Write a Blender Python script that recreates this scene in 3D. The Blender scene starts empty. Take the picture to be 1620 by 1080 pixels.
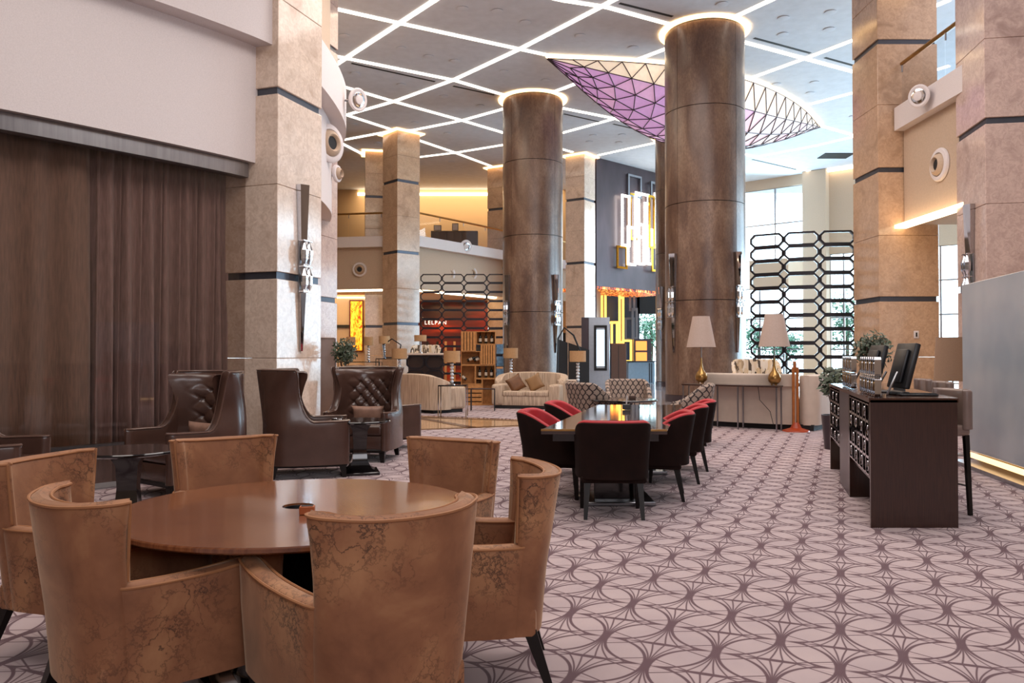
import bpy, bmesh, math, random
from mathutils import Vector, Matrix
random.seed(7)
PI = math.pi
S = bpy.context.scene
COL = S.collection
# ---------------------------------------------------------------- camera, world, light, exposure
FPX, EYE, TILT = 1250.0, 1.4, math.atan(20 / 1250)
cam = bpy.data.objects.new('camera', bpy.data.cameras.new('camera'))
cam.data.sensor_width = 36.0
cam.data.lens = 36.0 * FPX / 1620.0
cam.data.clip_end = 400
cam.location = (0, 0, EYE)
cam.rotation_euler = (PI / 2 + TILT, 0, 0)
COL.objects.link(cam)
S.camera = cam
S.view_settings.view_transform = 'Standard'
S.view_settings.look = 'None'
S.view_settings.exposure = 0.42
S.view_settings.gamma = 1.0
S.view_settings.use_curve_mapping = False
try:
    S.cycles.max_bounces = 8
    S.cycles.transparent_max_bounces = 12
    S.cycles.sample_clamp_indirect = 4.0
    S.cycles.caustics_reflective = False
    S.cycles.caustics_refractive = False
except Exception:
    pass
world = bpy.data.worlds.new('sky')
S.world = world
world.use_nodes = True
bg = world.node_tree.nodes['Background']
bg.inputs[0].default_value = (0.66, 0.86, 1.0, 1)
bg.inputs[1].default_value = 6.0

def area(name, loc, rot, sx, sy, power, color):
    l = bpy.data.lights.new(name, 'AREA')
    l.shape = 'RECTANGLE'; l.size = sx; l.size_y = sy
    l.energy = power; l.color = color
    o = bpy.data.objects.new(name, l)
    o.location = loc; o.rotation_euler = rot
    COL.objects.link(o)
    return o
area('lobby_light', (-3.0, 4.0, 9.5), (0, 0, 0), 5, 7, 360, (1.0, 0.90, 0.82))
area('lobby_light', (4.5, 9.0, 9.8), (0, 0, 0), 7, 7, 540, (1.0, 0.92, 0.88))
area('lobby_light', (1.0, 16.0, 10.2), (0, 0, 0), 8, 5, 450, (1.0, 0.86, 0.78))
area('lobby_light', (-4.0, 23.0, 10.2), (0, 0, 0), 6, 6, 350, (1.0, 0.78, 0.58))
area('daylight', (15.5, 42.5, 5.6), (-PI / 2, 0, 0.12), 7, 9, 1300, (0.50, 0.80, 1.0))
area('daylight', (22.0, 28.0, 4.5), (-PI / 2, 0, -PI / 2), 15, 8, 2700, (0.48, 0.77, 1.0))
area('ceiling_fill_light', (-7.5, 15.0, 7.6), (PI, 0, 0), 5, 9, 420, (1.0, 0.84, 0.74))  # this pair of unseen lamps is added to brighten the dark ceiling
area('ceiling_fill_light', (13.0, 15.0, 7.6), (PI, 0, 0), 5, 7, 300, (0.9, 0.92, 1.0))
area('front_fill_light', (4.0, -7.6, 5.5), (PI / 2, 0, 0), 9, 4, 420, (0.95, 0.94, 1.0))  # added fill from behind the camera; the front wall has no window

# ---------------------------------------------------------------- pixel helpers (photo frame 1620x1080)
CT, ST = math.cos(TILT), math.sin(TILT)
def ray(px, py):
    xc = (px - 810) / FPX; yc = (540 - py) / FPX
    return Vector((xc, CT - yc * ST, ST + yc * CT))
def atz(px, py, z):
    d = ray(px, py); t = (z - EYE) / d.z
    return Vector((d.x * t, d.y * t, z))
def aty(px, py, y):
    d = ray(px, py); t = y / d.y
    return Vector((d.x * t, y, EYE + d.z * t))
def X(px, y): return aty(px, 560, y).x

# ---------------------------------------------------------------- mesh helpers
class MB:
    def __init__(s): s.v = []; s.f = []; s.m = []; s.cur = 0
    def add(s, vs, fs):
        b = len(s.v); s.v += [Vector(p) for p in vs]
        for f in fs: s.f.append([b + i for i in f]); s.m.append(s.cur)
        return b
    def box(s, x0, x1, y0, y1, z0, z1):
        b = s.add([(x0,y0,z0),(x1,y0,z0),(x1,y1,z0),(x0,y1,z0),(x0,y0,z1),(x1,y0,z1),(x1,y1,z1),(x0,y1,z1)],
              [(0,3,2,1),(4,5,6,7),(0,1,5,4),(1,2,6,5),(2,3,7,6),(3,0,4,7)])
        return s
    def rbox(s, x0, x1, y0, y1, z0, z1, r=0.02, seg=2):
        bm = bmesh.new(); bmesh.ops.create_cube(bm, size=1)
        for v in bm.verts:
            v.co = Vector(((x0+x1)/2 + v.co.x*(x1-x0), (y0+y1)/2 + v.co.y*(y1-y0), (z0+z1)/2 + v.co.z*(z1-z0)))
        bmesh.ops.bevel(bm, geom=list(bm.edges), offset=r, segments=seg, affect='EDGES', profile=0.5, clamp_overlap=True)
        bm.verts.index_update()
        s.add([v.co.copy() for v in bm.verts], [[v.index for v in f.verts] for f in bm.faces]); bm.free()
        return s
    def cyl(s, p0, p1, r0, r1=None, n=12, cap=True):
        r1 = r0 if r1 is None else r1
        p0 = Vector(p0); p1 = Vector(p1); d = (p1 - p0).normalized()
        a = d.orthogonal().normalized(); b = d.cross(a)
        vs = []
        for p, r in ((p0, r0), (p1, r1)):
            for i in range(n):
                t = 2*PI*i/n; vs.append(p + a*math.cos(t)*r + b*math.sin(t)*r)
        fs = [(i, (i+1) % n, n+(i+1) % n, n+i) for i in range(n)]
        if cap: fs += [list(range(n))[::-1], list(range(n, 2*n))]
        s.add(vs, fs); return s
    def tube(s, pts, r, n=6, closed=False):
        pts = [Vector(p) for p in pts]; N = len(pts); vs = []; up = None
        for i, p in enumerate(pts):
            if closed: t = pts[(i+1) % N] - pts[i-1]
            else: t = pts[min(i+1, N-1)] - pts[max(i-1, 0)]
            t = t.normalized() if t.length > 1e-9 else Vector((0,0,1))
            if up is None: up = t.orthogonal().normalized()
            up = (up - t*up.dot(t))
            up = up.normalized() if up.length > 1e-6 else t.orthogonal().normalized()
            w = t.cross(up)
            for k in range(n):
                a = 2*PI*k/n; vs.append(p + up*math.cos(a)*r + w*math.sin(a)*r)
        fs = []
        for i in range(N if closed else N-1):
            j = (i+1) % N
            for k in range(n): fs.append((i*n+k, i*n+(k+1) % n, j*n+(k+1) % n, j*n+k))
        if not closed: fs += [list(range(n))[::-1], [(N-1)*n+k for k in range(n)]]
        s.add(vs, fs); return s
    def lathe(s, prof, n=24, c=(0,0,0)):
        vs = []; c = Vector(c)
        for r, z in prof:
            for i in range(n):
                t = 2*PI*i/n; vs.append(c + Vector((r*math.cos(t), r*math.sin(t), z)))
        fs = []
        for k in range(len(prof)-1):
            for i in range(n): fs.append((k*n+i, k*n+(i+1) % n, (k+1)*n+(i+1) % n, (k+1)*n+i))
        if prof[0][0] > 1e-6: fs.append(list(range(n))[::-1])
        if prof[-1][0] > 1e-6: fs.append([(len(prof)-1)*n+i for i in range(n)])
        s.add(vs, fs); return s
    def prism(s, pts, z0, z1):
        n = len(pts)
        s.add([(x,y,z0) for x,y in pts] + [(x,y,z1) for x,y in pts],
              [list(range(n))[::-1], list(range(n, 2*n))] + [(i,(i+1) % n,n+(i+1) % n,n+i) for i in range(n)]); return s
    def sweep(s, path, sec, closed_sec=True):
        """sec(i) -> list of (offset, z); offset is measured along the left normal of the plan path"""
        N = len(path); P = [Vector((p[0], p[1])) for p in path]; rings = []
        for i in range(N):
            t = (P[min(i+1,N-1)] - P[max(i-1,0)]).normalized(); nrm = Vector((-t.y, t.x))
            rings.append([(P[i].x + nrm.x*o, P[i].y + nrm.y*o, z) for o, z in sec(i)])
        k = len(rings[0]); vs = [p for r in rings for p in r]; fs = []
        for i in range(N-1):
            for j in range(k if closed_sec else k-1):
                j2 = (j+1) % k; fs.append((i*k+j, (i+1)*k+j, (i+1)*k+j2, i*k+j2))
        if closed_sec: fs += [list(range(k)), [(N-1)*k+j for j in range(k)][::-1]]
        s.add(vs, fs); return s
    def warp(s, fn, start=0):
        for i in range(start, len(s.v)): s.v[i] = Vector(fn(*s.v[i]))
        return s
    def xf(s, M, start=0):
        for i in range(start, len(s.v)): s.v[i] = M @ s.v[i]
        return s

def mk(name, mb, mat, parent=None, smooth=0.7, loc=None, rz=0, fix=True):
    me = bpy.data.meshes.new(name)
    me.from_pydata([tuple(v) for v in mb.v], [], mb.f)
    mats = mat if isinstance(mat, (list, tuple)) else [mat]
    for m in mats: me.materials.append(m)
    if len(mats) > 1: me.polygons.foreach_set('material_index', mb.m)
    if fix:
        bm = bmesh.new(); bm.from_mesh(me)
        bmesh.ops.remove_doubles(bm, verts=bm.verts, dist=1e-5)
        bmesh.ops.recalc_face_normals(bm, faces=bm.faces)
        bm.to_mesh(me); bm.free()
    if smooth:
        me.polygons.foreach_set('use_smooth', [True]*len(me.polygons))
        try: me.set_sharp_from_angle(angle=smooth)
        except Exception: pass
    me.update()
    o = bpy.data.objects.new(name, me); COL.objects.link(o)
    if parent is not None: o.parent = parent
    if loc is not None: o.location = loc
    if rz: o.rotation_euler[2] = rz
    return o
def inst(src, parent=None, loc=None, rot=None, scale=None, name=None):
    o = src.copy(); COL.objects.link(o)
    if parent is not None: o.parent = parent
    if loc is not None: o.location = loc
    if rot is not None: o.rotation_euler = rot
    if scale is not None: o.scale = scale
    return o
def tag(o, label=None, cat=None, group=None, kind=None):
    if label: o['label'] = label
    if cat: o['category'] = cat
    if group: o['group'] = group
    if kind: o['kind'] = kind
    return o
def thing(name, label, cat, loc=(0,0,0), rz=0, group=None):
    o = bpy.data.objects.new(name, None); COL.objects.link(o)
    o.empty_display_size = 0.2
    o.location = loc; o.rotation_euler = (0,0,rz)
    return tag(o, label, cat, group)
def dup(root, loc, rz=0, label=None, group=None, scale=None):
    r = root.copy(); COL.objects.link(r); r.location = loc; r.rotation_euler = (0,0,rz)
    if label: r['label'] = label
    if group: r['group'] = group
    if scale: r.scale = scale
    def rec(a, b):
        for ch in list(a.children):
            c = ch.copy(); COL.objects.link(c); c.parent = b; rec(ch, c)
    rec(root, r)
    return r
def struct(name, mb, mat, parent=None, **k):
    o = mk(name, mb, mat, parent, **k)
    if parent is None: o['kind'] = 'structure'
    return o
def frame_prism(mb, w, h, bar, dep, cham=0.0, c=(0,0,0)):
    """rectangular (or chamfered) ring in the xz plane, extruded in y"""
    def outline(w, h, ch):
        if ch <= 0: return [(-w/2,-h/2),(w/2,-h/2),(w/2,h/2),(-w/2,h/2)]
        return [(-w/2+ch,-h/2),(w/2-ch,-h/2),(w/2,-h/2+ch),(w/2,h/2-ch),(w/2-ch,h/2),(-w/2+ch,h/2),(-w/2,h/2-ch),(-w/2,-h/2+ch)]
    a = outline(w, h, cham); b = outline(w-2*bar, h-2*bar, max(cham-bar*0.6, 0) if cham else 0); n = len(a)
    vs = []
    for y in (-dep/2, dep/2):
        vs += [(c[0]+x, c[1]+y, c[2]+z) for x, z in a] + [(c[0]+x, c[1]+y, c[2]+z) for x, z in b]
    fs = []
    for i in range(n):
        j = (i+1) % n
        fs += [(i,j,n+j,n+i), (2*n+i,3*n+i,3*n+j,2*n+j), (i,2*n+i,2*n+j,j), (n+i,n+j,3*n+j,3*n+i)]
    mb.add(vs, fs); return mb

# ---------------------------------------------------------------- materials
def nodes(name):
    m = bpy.data.materials.new(name); m.use_nodes = True
    nt = m.node_tree; b = nt.nodes['Principled BSDF']
    return m, nt, b
def C(h):
    h = h.lstrip('#'); r = [int(h[i:i+2], 16)/255 for i in (0,2,4)]
    return tuple(((c/12.92) if c <= 0.04045 else ((c+0.055)/1.055)**2.4) for c in r) + (1,)
def mix(nt, fac, a, b):
    n = nt.nodes.new('ShaderNodeMix'); n.data_type = 'RGBA'
    for sock, val in ((n.inputs[0], fac), (n.inputs[6], a), (n.inputs[7], b)):
        if hasattr(val, 'links'): nt.links.new(val, sock)
        else: sock.default_value = val
    return n.outputs[2]
def coords(nt, scale=(1,1,1), rot=(0,0,0), kind='Object'):
    tc = nt.nodes.new('ShaderNodeTexCoord'); mp = nt.nodes.new('ShaderNodeMapping')
    mp.inputs['Scale'].default_value = scale; mp.inputs['Rotation'].default_value = rot
    nt.links.new(tc.outputs[kind], mp.inputs[0]); return mp.outputs[0]
def noise(nt, vec, scale, detail=4, rough=0.55, dist=0.0):
    n = nt.nodes.new('ShaderNodeTexNoise'); n.inputs['Scale'].default_value = scale
    n.inputs['Detail'].default_value = detail; n.inputs['Roughness'].default_value = rough
    n.inputs['Distortion'].default_value = dist
    nt.links.new(vec, n.inputs['Vector']); return n.outputs[0]
def ramp(nt, fac, stops):
    n = nt.nodes.new('ShaderNodeValToRGB'); e = n.color_ramp.elements
    while len(e) < len(stops): e.new(0.5)
    for i, (p, c) in enumerate(stops):
        e[i].position = p; e[i].color = c if len(c) == 4 else tuple(c)+(1,)
    nt.links.new(fac, n.inputs[0]); return n.outputs[0]
def bump(nt, b, h, strength=0.2, dist=0.02):
    n = nt.nodes.new('ShaderNodeBump'); n.inputs['Strength'].default_value = strength
    n.inputs['Distance'].default_value = dist
    nt.links.new(h, n.inputs['Height']); nt.links.new(n.outputs[0], b.inputs['Normal'])
def plain(name, col, rough=0.5, metal=0.0, var=0.0, vs=8.0, sc=(1,1,1), bmp=0.0, spec=0.5, coat=0.0):
    m, nt, b = nodes(name); c = C(col) if isinstance(col, str) else col
    b.inputs['Base Color'].default_value = c; b.inputs['Roughness'].default_value = rough
    b.inputs['Metallic'].default_value = metal
    b.inputs['Specular IOR Level'].default_value = spec
    if coat: b.inputs['Coat Weight'].default_value = coat; b.inputs['Coat Roughness'].default_value = 0.06
    v = coords(nt, sc); n = noise(nt, v, vs, 4)
    k = var if var else 0.06
    lo = tuple(x*(1-k) for x in c[:3])+(1,); hi = tuple(min(x*(1+k), 1) for x in c[:3])+(1,)
    nt.links.new(ramp(nt, n, [(0.3, lo), (0.7, hi)]), b.inputs['Base Color'])
    if bmp: bump(nt, b, n, bmp)
    return m
def emit(name, col, strength):
    m, nt, b = nodes(name); c = C(col) if isinstance(col, str) else col
    b.inputs['Base Color'].default_value = c
    b.inputs['Emission Color'].default_value = c; b.inputs['Emission Strength'].default_value = strength
    return m

def marble(name, base, vein, rough=0.12, sc=1.0):
    m, nt, b = nodes(name); v = coords(nt)
    n1 = noise(nt, v, 1.6*sc, 8, 0.62, 0.6); n2 = noise(nt, v, 9*sc, 6, 0.7, 1.5)
    bc = C(base); vc = C(vein); hi = tuple(min(1, x*1.12) for x in bc[:3])+(1,)
    c1 = ramp(nt, n1, [(0.30, vc), (0.44, bc), (0.62, hi), (0.75, bc)])
    c2 = mix(nt, ramp(nt, n2, [(0.40, (0.5,0.5,0.5,1)), (0.58, (0,0,0,1))]), c1, vc)
    nt.links.new(c2, b.inputs['Base Color']); b.inputs['Roughness'].default_value = rough
    return m
M = {}
M['marble'] = marble('marble', '#DECBBB', '#BFA591')
M['marble_warm'] = marble('marble_warm', '#C4A488', '#A5856A', 0.15)
M['marble_pink'] = marble('marble_pink', '#C6AEA4', '#A58C84', 0.14)
M['marble_floor'] = marble('marble_floor', '#C8A37C', '#A07F5C', 0.09, 0.6)
M['hall_floor'] = marble('hall_floor', '#B5AEB2', '#8C868C', 0.06, 0.5)
M['band'] = plain('band_metal', '#50535C', 0.4, 0.6)
M['white_wall'] = plain('white_plaster', '#DAD2D2', 0.75, bmp=0.03, vs=60)
M['beige_wall'] = plain('beige_plaster', '#BFA994', 0.8, vs=30)
M['gold_wall'] = plain('gold_wallcovering', '#BC9A70', 0.7, vs=30)
M['ceiling'] = plain('ceiling_paint', '#CDD2DC', 0.8, vs=3)
M['dark_wall'] = plain('dark_bronze_panel', '#4A3F44', 0.32, 0.35, var=0.15, vs=2, sc=(1,1,0.3))
M['strip'] = emit('strip_light', (1.0, 0.90, 0.76, 1), 3.0)
M['cove'] = emit('cove_light', (1.0, 0.74, 0.44, 1), 3.6)
M['cove_white'] = emit('cove_light_pale', (1.0, 0.86, 0.62, 1), 4.0)
M['ring'] = emit('column_ring_light', (1.0, 0.62, 0.28, 1), 3.5)
M['amber'] = emit('amber_light', (1.0, 0.42, 0.06, 1), 2.2)
M['spot_face'] = emit('lamp_face', (1.0, 0.9, 0.78, 1), 1.6)
M['chrome'] = plain('chrome', '#C9CBD0', 0.08, 1.0, 0.02)
M['steel'] = plain('brushed_steel', '#9A9BA0', 0.28, 1.0, 0.12, 20, (1,1,0.05))
M['slot'] = plain('slot_black', '#1B1A1C', 0.7)
M['black'] = plain('black_lacquer', '#0E0B0C', 0.12, 0.0, coat=0.5)
M['blackmatt'] = plain('black_plastic', '#15161A', 0.4)
M['brass'] = plain('aged_brass', '#A8834E', 0.28, 0.9, 0.15, 15)
M['darkwood_leg'] = plain('ebonised_wood', '#120C0A', 0.4, spec=0.3)
M['screenbar'] = plain('lattice_bar', '#26242A', 0.25, 0.4)

def cyl_stone():
    m, nt, b = nodes('bronze_stone'); v = coords(nt, (1,1,0.35))
    n1 = noise(nt, v, 2.2, 6, 0.6, 0.5); n2 = noise(nt, coords(nt, (1,1,0.4)), 28, 5, 0.7)
    c1 = ramp(nt, n1, [(0.3, C('#57423A')), (0.5, C('#745C4E')), (0.72, C('#927A69'))])
    c2 = mix(nt, ramp(nt, n2, [(0.35, (0.55,0.55,0.55,1)), (0.6, (0,0,0,1))]), c1, C('#4A3429'))
    nt.links.new(c2, b.inputs['Base Color']); b.inputs['Roughness'].default_value = 0.28
    bump(nt, b, n2, 0.25, 0.01); return m
M['cylstone'] = cyl_stone()

class E:
    nt = None
    def __init__(s, v): s.v = v
    @staticmethod
    def op(o, *a):
        n = E.nt.nodes.new('ShaderNodeMath'); n.operation = o
        for i, x in enumerate(a):
            x = x.v if isinstance(x, E) else x
            if hasattr(x, 'links'): E.nt.links.new(x, n.inputs[i])
            else: n.inputs[i].default_value = x
        return E(n.outputs[0])
    def __add__(s, o): return E.op('ADD', s, o)
    def __sub__(s, o): return E.op('SUBTRACT', s, o)
    def __rsub__(s, o): return E.op('SUBTRACT', o, s)
    def __mul__(s, o): return E.op('MULTIPLY', s, o)
    def __truediv__(s, o): return E.op('DIVIDE', s, o)
    __radd__ = __add__; __rmul__ = __mul__
    def abs(s): return E.op('ABSOLUTE', s)
    def sqrt(s): return E.op('SQRT', s)
    def mx(s, o): return E.op('MAXIMUM', s, o)
    def mn(s, o): return E.op('MINIMUM', s, o)
    def pp(s, o): return E.op('PINGPONG', s, o)
    def step(s, w, soft=0.0015):   # 1 where s < w
        n = E.nt.nodes.new('ShaderNodeMapRange'); n.interpolation_type = 'LINEAR'
        n.inputs['From Max'].default_value = 1.0
        E.nt.links.new(s.v, n.inputs['Value'])
        for k, val in (('From Min', w - soft), ('From Max', w + soft)):
            n.inputs[k].default_value = val
        n.inputs['To Min'].default_value = 1.0; n.inputs['To Max'].default_value = 0.0
        n.clamp = True
        return E(n.outputs[0])

def carpet():
    m, nt, b = nodes('carpet'); E.nt = nt
    U, V = 0.267, 0.553
    # lattice frame: v runs along the (0.385, 0.923) direction; one node of the photo's carpet sits at (1.87, 4.52)
    ang = math.atan2(0.213, 0.51)
    tc = nt.nodes.new('ShaderNodeTexCoord'); mp = nt.nodes.new('ShaderNodeMapping'); mp.vector_type = 'TEXTURE'
    mp.inputs['Location'].default_value = (1.87, 4.52, 0); mp.inputs['Rotation'].default_value = (0, 0, -ang)
    nt.links.new(tc.outputs['Object'], mp.inputs[0])
    sp = nt.nodes.new('ShaderNodeSeparateXYZ'); nt.links.new(mp.outputs[0], sp.inputs[0])
    u0, v0 = E(sp.outputs[0]), E(sp.outputs[1])
    dark = None; fine = None
    for (du, dv) in ((0, 0), (U, V/2)):
        u = (u0 + (100*U + du)).pp(U) if False else (u0 + du)
        us = ((u + 200*U + U) - E.op('MULTIPLY', E.op('FLOOR', (u + 201*U)/(2*U)), 2*U)) - U
        v = v0 + dv
        vs = ((v + 200.5*V) - E.op('MULTIPLY', E.op('FLOOR', (v + 200.5*V)/V), V)) - V/2
        w = (vs.abs() * (2/V)).mn(0.999)
        root = (1.0 - w*w).sqrt()
        q = 1.0 - root
        dq = (w/root) * (2/V)
        K = 0.86
        qq = q*K + 0.05
        inside = (us.abs() - qq*U).step(0.0, 0.004)
        for k, wd in ((1.0, 0.0080), (0.62, 0.0042), (0.34, 0.0042), (0.11, 0.0040)):
            if k == 1.0:
                d = (us.abs() - qq*(k*U)).abs() / (1.0 + (dq*(k*U*K))*(dq*(k*U*K))).sqrt()
            else:
                g = w*(k*U*4/V)
                d = (us.abs() - (w*w + 0.02)*(k*U)).abs() / (1.0 + g*g).sqrt()
            l = d.step(wd, 0.0022)
            if k < 1: l = l * inside
            dark = l if dark is None else dark.mx(l)
        # solid neck where the lines meet
        kn = (us.abs() - U*0.085).step(0.0, 0.003) * (vs.abs() - V*0.11).step(0.0, 0.008)
        dark = dark.mx(kn)
        # lens bar half-way between knots
        vb = V/2 - vs.abs()
        bar = (vb + (us*us)*(0.017/(0.62*U*0.62*U))).step(0.0150, 0.002)
        dark = dark.mx(bar)
        # side fan: from the shoulder of the knot to the tip of the next column's bar
        sfan = (1.0 - us.abs()/(0.74*U)).mx(0.0)
        edge = sfan*(0.17*V)
        outside = (qq*U - us.abs()).step(0.0, 0.003) * (us.abs() - U*0.74).step(0.0, 0.004)
        ln = (vs.abs() - edge).abs().step(0.0050, 0.002) * outside
        dark = dark.mx(ln)
        fr = (vs/(edge + 0.004))*2.6
        ray_ = (E.op('FRACT', fr + 100) - 0.5).abs().step(0.13, 0.12)
        fz = ray_ * outside * (vs.abs() - edge).step(0, 0.003)
        fine = fz if fine is None else fine.mx(fz)
    n1 = noise(nt, coords(nt), 2.0, 3); n2 = noise(nt, coords(nt), 420, 2)
    base = ramp(nt, n1, [(0.35, C('#B2A1A3')), (0.65, C('#BFADAD'))])
    c = mix(nt, (fine*0.35).v, base, C('#86696C'))
    c = mix(nt, dark.v, c, C('#5C4149'))
    c = mix(nt, ramp(nt, n2, [(0.3, (0.22,0.22,0.22,1)), (0.7, (0,0,0,1))]), c, C('#5A4646'))
    nt.links.new(c, b.inputs['Base Color']); b.inputs['Roughness'].default_value = 0.95
    b.inputs['Specular IOR Level'].default_value = 0.1
    b.inputs['Sheen Weight'].default_value = 0.2
    bump(nt, b, n2, 0.4, 0.004)
    return m
M['carpet'] = carpet()

def glass(name, tint, alpha, rough=0.03, ior=1.5):
    m, nt, b = nodes(name); nt.nodes.remove(b)
    out = nt.nodes['Material Output']; t = nt.nodes.new('ShaderNodeBsdfTransparent'); g = nt.nodes.new('ShaderNodeBsdfGlossy')
    t.inputs[0].default_value = tint; g.inputs['Roughness'].default_value = rough
    f = nt.nodes.new('ShaderNodeFresnel'); f.inputs[0].default_value = ior
    a = nt.nodes.new('ShaderNodeMath'); a.operation = 'ADD'; a.inputs[1].default_value = alpha
    ge = nt.nodes.new('ShaderNodeNewGeometry'); iv = nt.nodes.new('ShaderNodeMath'); iv.operation = 'SUBTRACT'; iv.inputs[0].default_value = 1.0
    nt.links.new(ge.outputs['Backfacing'], iv.inputs[1]); ml = nt.nodes.new('ShaderNodeMath'); ml.operation = 'MULTIPLY'
    nt.links.new(f.outputs[0], ml.inputs[0]); nt.links.new(iv.outputs[0], ml.inputs[1]); nt.links.new(ml.outputs[0], a.inputs[0])
    mx = nt.nodes.new('ShaderNodeMixShader'); nt.links.new(a.outputs[0], mx.inputs[0])
    nt.links.new(t.outputs[0], mx.inputs[1]); nt.links.new(g.outputs[0], mx.inputs[2]); nt.links.new(mx.outputs[0], out.inputs[0])
    return m
M['glass'] = glass('clear_glass', (0.95, 0.96, 0.97, 1), 0.01, 0.03, 1.3)
M['glass_dark'] = glass('tinted_glass', (0.86, 0.83, 0.81, 1), 0.01, 0.03, 1.45)
M['mirror'] = plain('mirror_steel', '#B9BABF', 0.04, 1.0, 0.01)

def curtain_mat(name, a, c):
    m, nt, b = nodes(name); n = noise(nt, coords(nt, (1,1,0.1)), 40, 3)
    nt.links.new(ramp(nt, n, [(0.3, C(a)), (0.7, C(c))]), b.inputs['Base Color']); b.inputs['Roughness'].default_value = 0.7
    b.inputs['Sheen Weight'].default_value = 0.3
    return m
M['curtain'] = curtain_mat('curtain_brown', '#78655B', '#97796B')
M['curtain2'] = curtain_mat('curtain_taupe', '#84706C', '#A68A88')
# ================================================================= SETTING
H = 11.0
# floor: polished stone everywhere, carpets laid over it
fl = MB(); fl.box(-24, 30, -8, 50, -0.2, 0.0)
struct('floor', fl, M['marble_floor'], smooth=0)
hall = MB(); hall.prism([(1.2, 20.5), (9.5, 20.5), (14, 47), (3.0, 47)], 0.0, 0.006)
tag(struct('floor', hall, M['hall_floor'], smooth=0))
# carpet outline
g1, g2 = atz(560, 685, 0), atz(835, 675, 0)
cp = [(-7.5, -7), (9.0, -7), (9.0, 14.2), (7.4, 16.8), (5.6, 18.2), (1.6, 18.2), (g2.x, g2.y), (g1.x, g1.y), (-4.2, 14.2), (-4.05, 12.9), (-3.4, 10.0), (-4.07, 8.5), (-7.5, 4.6)]
cm = MB(); cm.prism(cp, 0.0, 0.012)
tag(mk('carpet', cm, M['carpet'], smooth=0), 'mauve carpet with dark fan and ogee lines covering the main lobby floor', 'carpet')
q1, q2 = atz(600, 655, 0), atz(840, 664.5, 0)
rg = MB(); rg.prism([(q1.x-2.5, q1.y+1.2), (q1.x, q1.y), (q2.x, q2.y), (q2.x+1.1, q2.y+2), (q2.x+1.3, 27.0), (q1.x-3, 27.5)], 0.0, 0.012)
tag(mk('carpet', rg, M['carpet'], smooth=0), 'smaller patterned carpet under the two cream sofas beyond the stone path', 'carpet')
for a, b_, w in ((atz(560, 683.5, 0), atz(835, 672.5, 0), 0.05), (atz(640, 657, 0), atz(757, 678, 0), 0.09), (atz(610, 658, 0), atz(838, 666, 0), 0.04)):
    d = (b_ - a).normalized(); n = Vector((-d.y, d.x, 0)) * w
    t = MB(); t.prism([((a-n).x, (a-n).y), ((b_-n).x, (b_-n).y), ((b_+n).x, (b_+n).y), ((a+n).x, (a+n).y)], 0.0, 0.008)
    struct('floor', t, plain('floor_inlay', '#5A4234', 0.2), smooth=0)

# ---- the curved glazed room on the left
DR = [(-11.5, 6.6), (-10.4, 7.4), (-9.2, 8.2), (-8.2, 8.9), (-7.4, 9.5), (-6.62, 10.2), (-5.6, 11.35), (-4.9, 12.2), (-4.3, 13.05), (-4.08, 13.7), (-3.98, 14.6), (-3.94, 15.6), (-3.97, 16.8), (-4.12, 18.0), (-4.5, 19.3), (-5.1, 20.6), (-6.1, 22.0), (-7.6, 23.4), (-10, 24.6)]
def smooth_path(P, n=6):
    out = []
    for i in range(len(P)-1):
        p0 = Vector(P[max(i-1,0)]); p1 = Vector(P[i]); p2 = Vector(P[i+1]); p3 = Vector(P[min(i+2,len(P)-1)])
        for k in range(n):
            t = k/n
            out.append(0.5*((2*p1) + (p2-p0)*t + (2*p0-5*p1+4*p2-p3)*t*t + (-p0+3*p1-3*p2+p3)*t**3))
    out.append(Vector(P[-1])); return [(p.x, p.y) for p in out]
DP = smooth_path(DR)
def wall_sweep(mb, path, o0, o1, z0, z1):
    return mb.sweep(path, lambda i: [(o0, z0), (o1, z0), (o1, z1), (o0, z1)])
w = MB(); wall_sweep(w, DP, 0.0, 0.5, 4.58, 6.7)
struct('wall_left', w, M['white_wall'], smooth=0.6)
w = MB(); wall_sweep(w, DP, -0.32, 0.5, 6.52, 7.42)
struct('trim_1', w, M['white_wall'], smooth=0.6)
w = MB(); wall_sweep(w, DP, 0.05, 0.3, 7.42, H)
struct('wall_left_upper', w, M['beige_wall'], smooth=0.6)
# rail + glass + curtains, front stretch only (it runs into the marble column)
FP = [p for p in DP if p[1] < 13.15]
w = MB(); wall_sweep(w, FP, 0.10, 0.30, 4.34, 4.575)
struct('trim_2', w, M['steel'], smooth=0.6)
def cut_path(path, n):
    L = [0]
    for a, b_ in zip(path, path[1:]): L.append(L[-1] + (Vector(a)-Vector(b_)).length)
    res = []
    for k in range(n+1):
        d = L[-1]*k/n
        for i in range(len(path)-1):
            if L[i+1] >= d - 1e-9:
                t = (d-L[i])/(L[i+1]-L[i]); res.append(tuple(Vector(path[i]).lerp(Vector(path[i+1]), t))); break
    return res, L[-1]
gp, gl = cut_path(FP, 4)
win = thing('window_1', None, None, (0,0,0)); win['kind'] = 'structure'
for i in range(4):
    a = Vector(gp[i]); b_ = Vector(gp[i+1]); d = (b_-a).normalized(); a2 = a + d*0.012; b2 = b_ - d*0.012
    g = MB(); g.sweep([tuple(a2), tuple(b2)], lambda k: [(0.18, 0.12), (0.20, 0.12), (0.20, 4.34), (0.18, 4.34)])
    mk('pane', g, M['glass_dark'], win, smooth=0)
w = MB(); w.sweep(FP, lambda i: [(0.12, 0.0), (0.26, 0.0), (0.26, 0.12), (0.12, 0.12)])
mk('sill', w, M['steel'], win)
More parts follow.
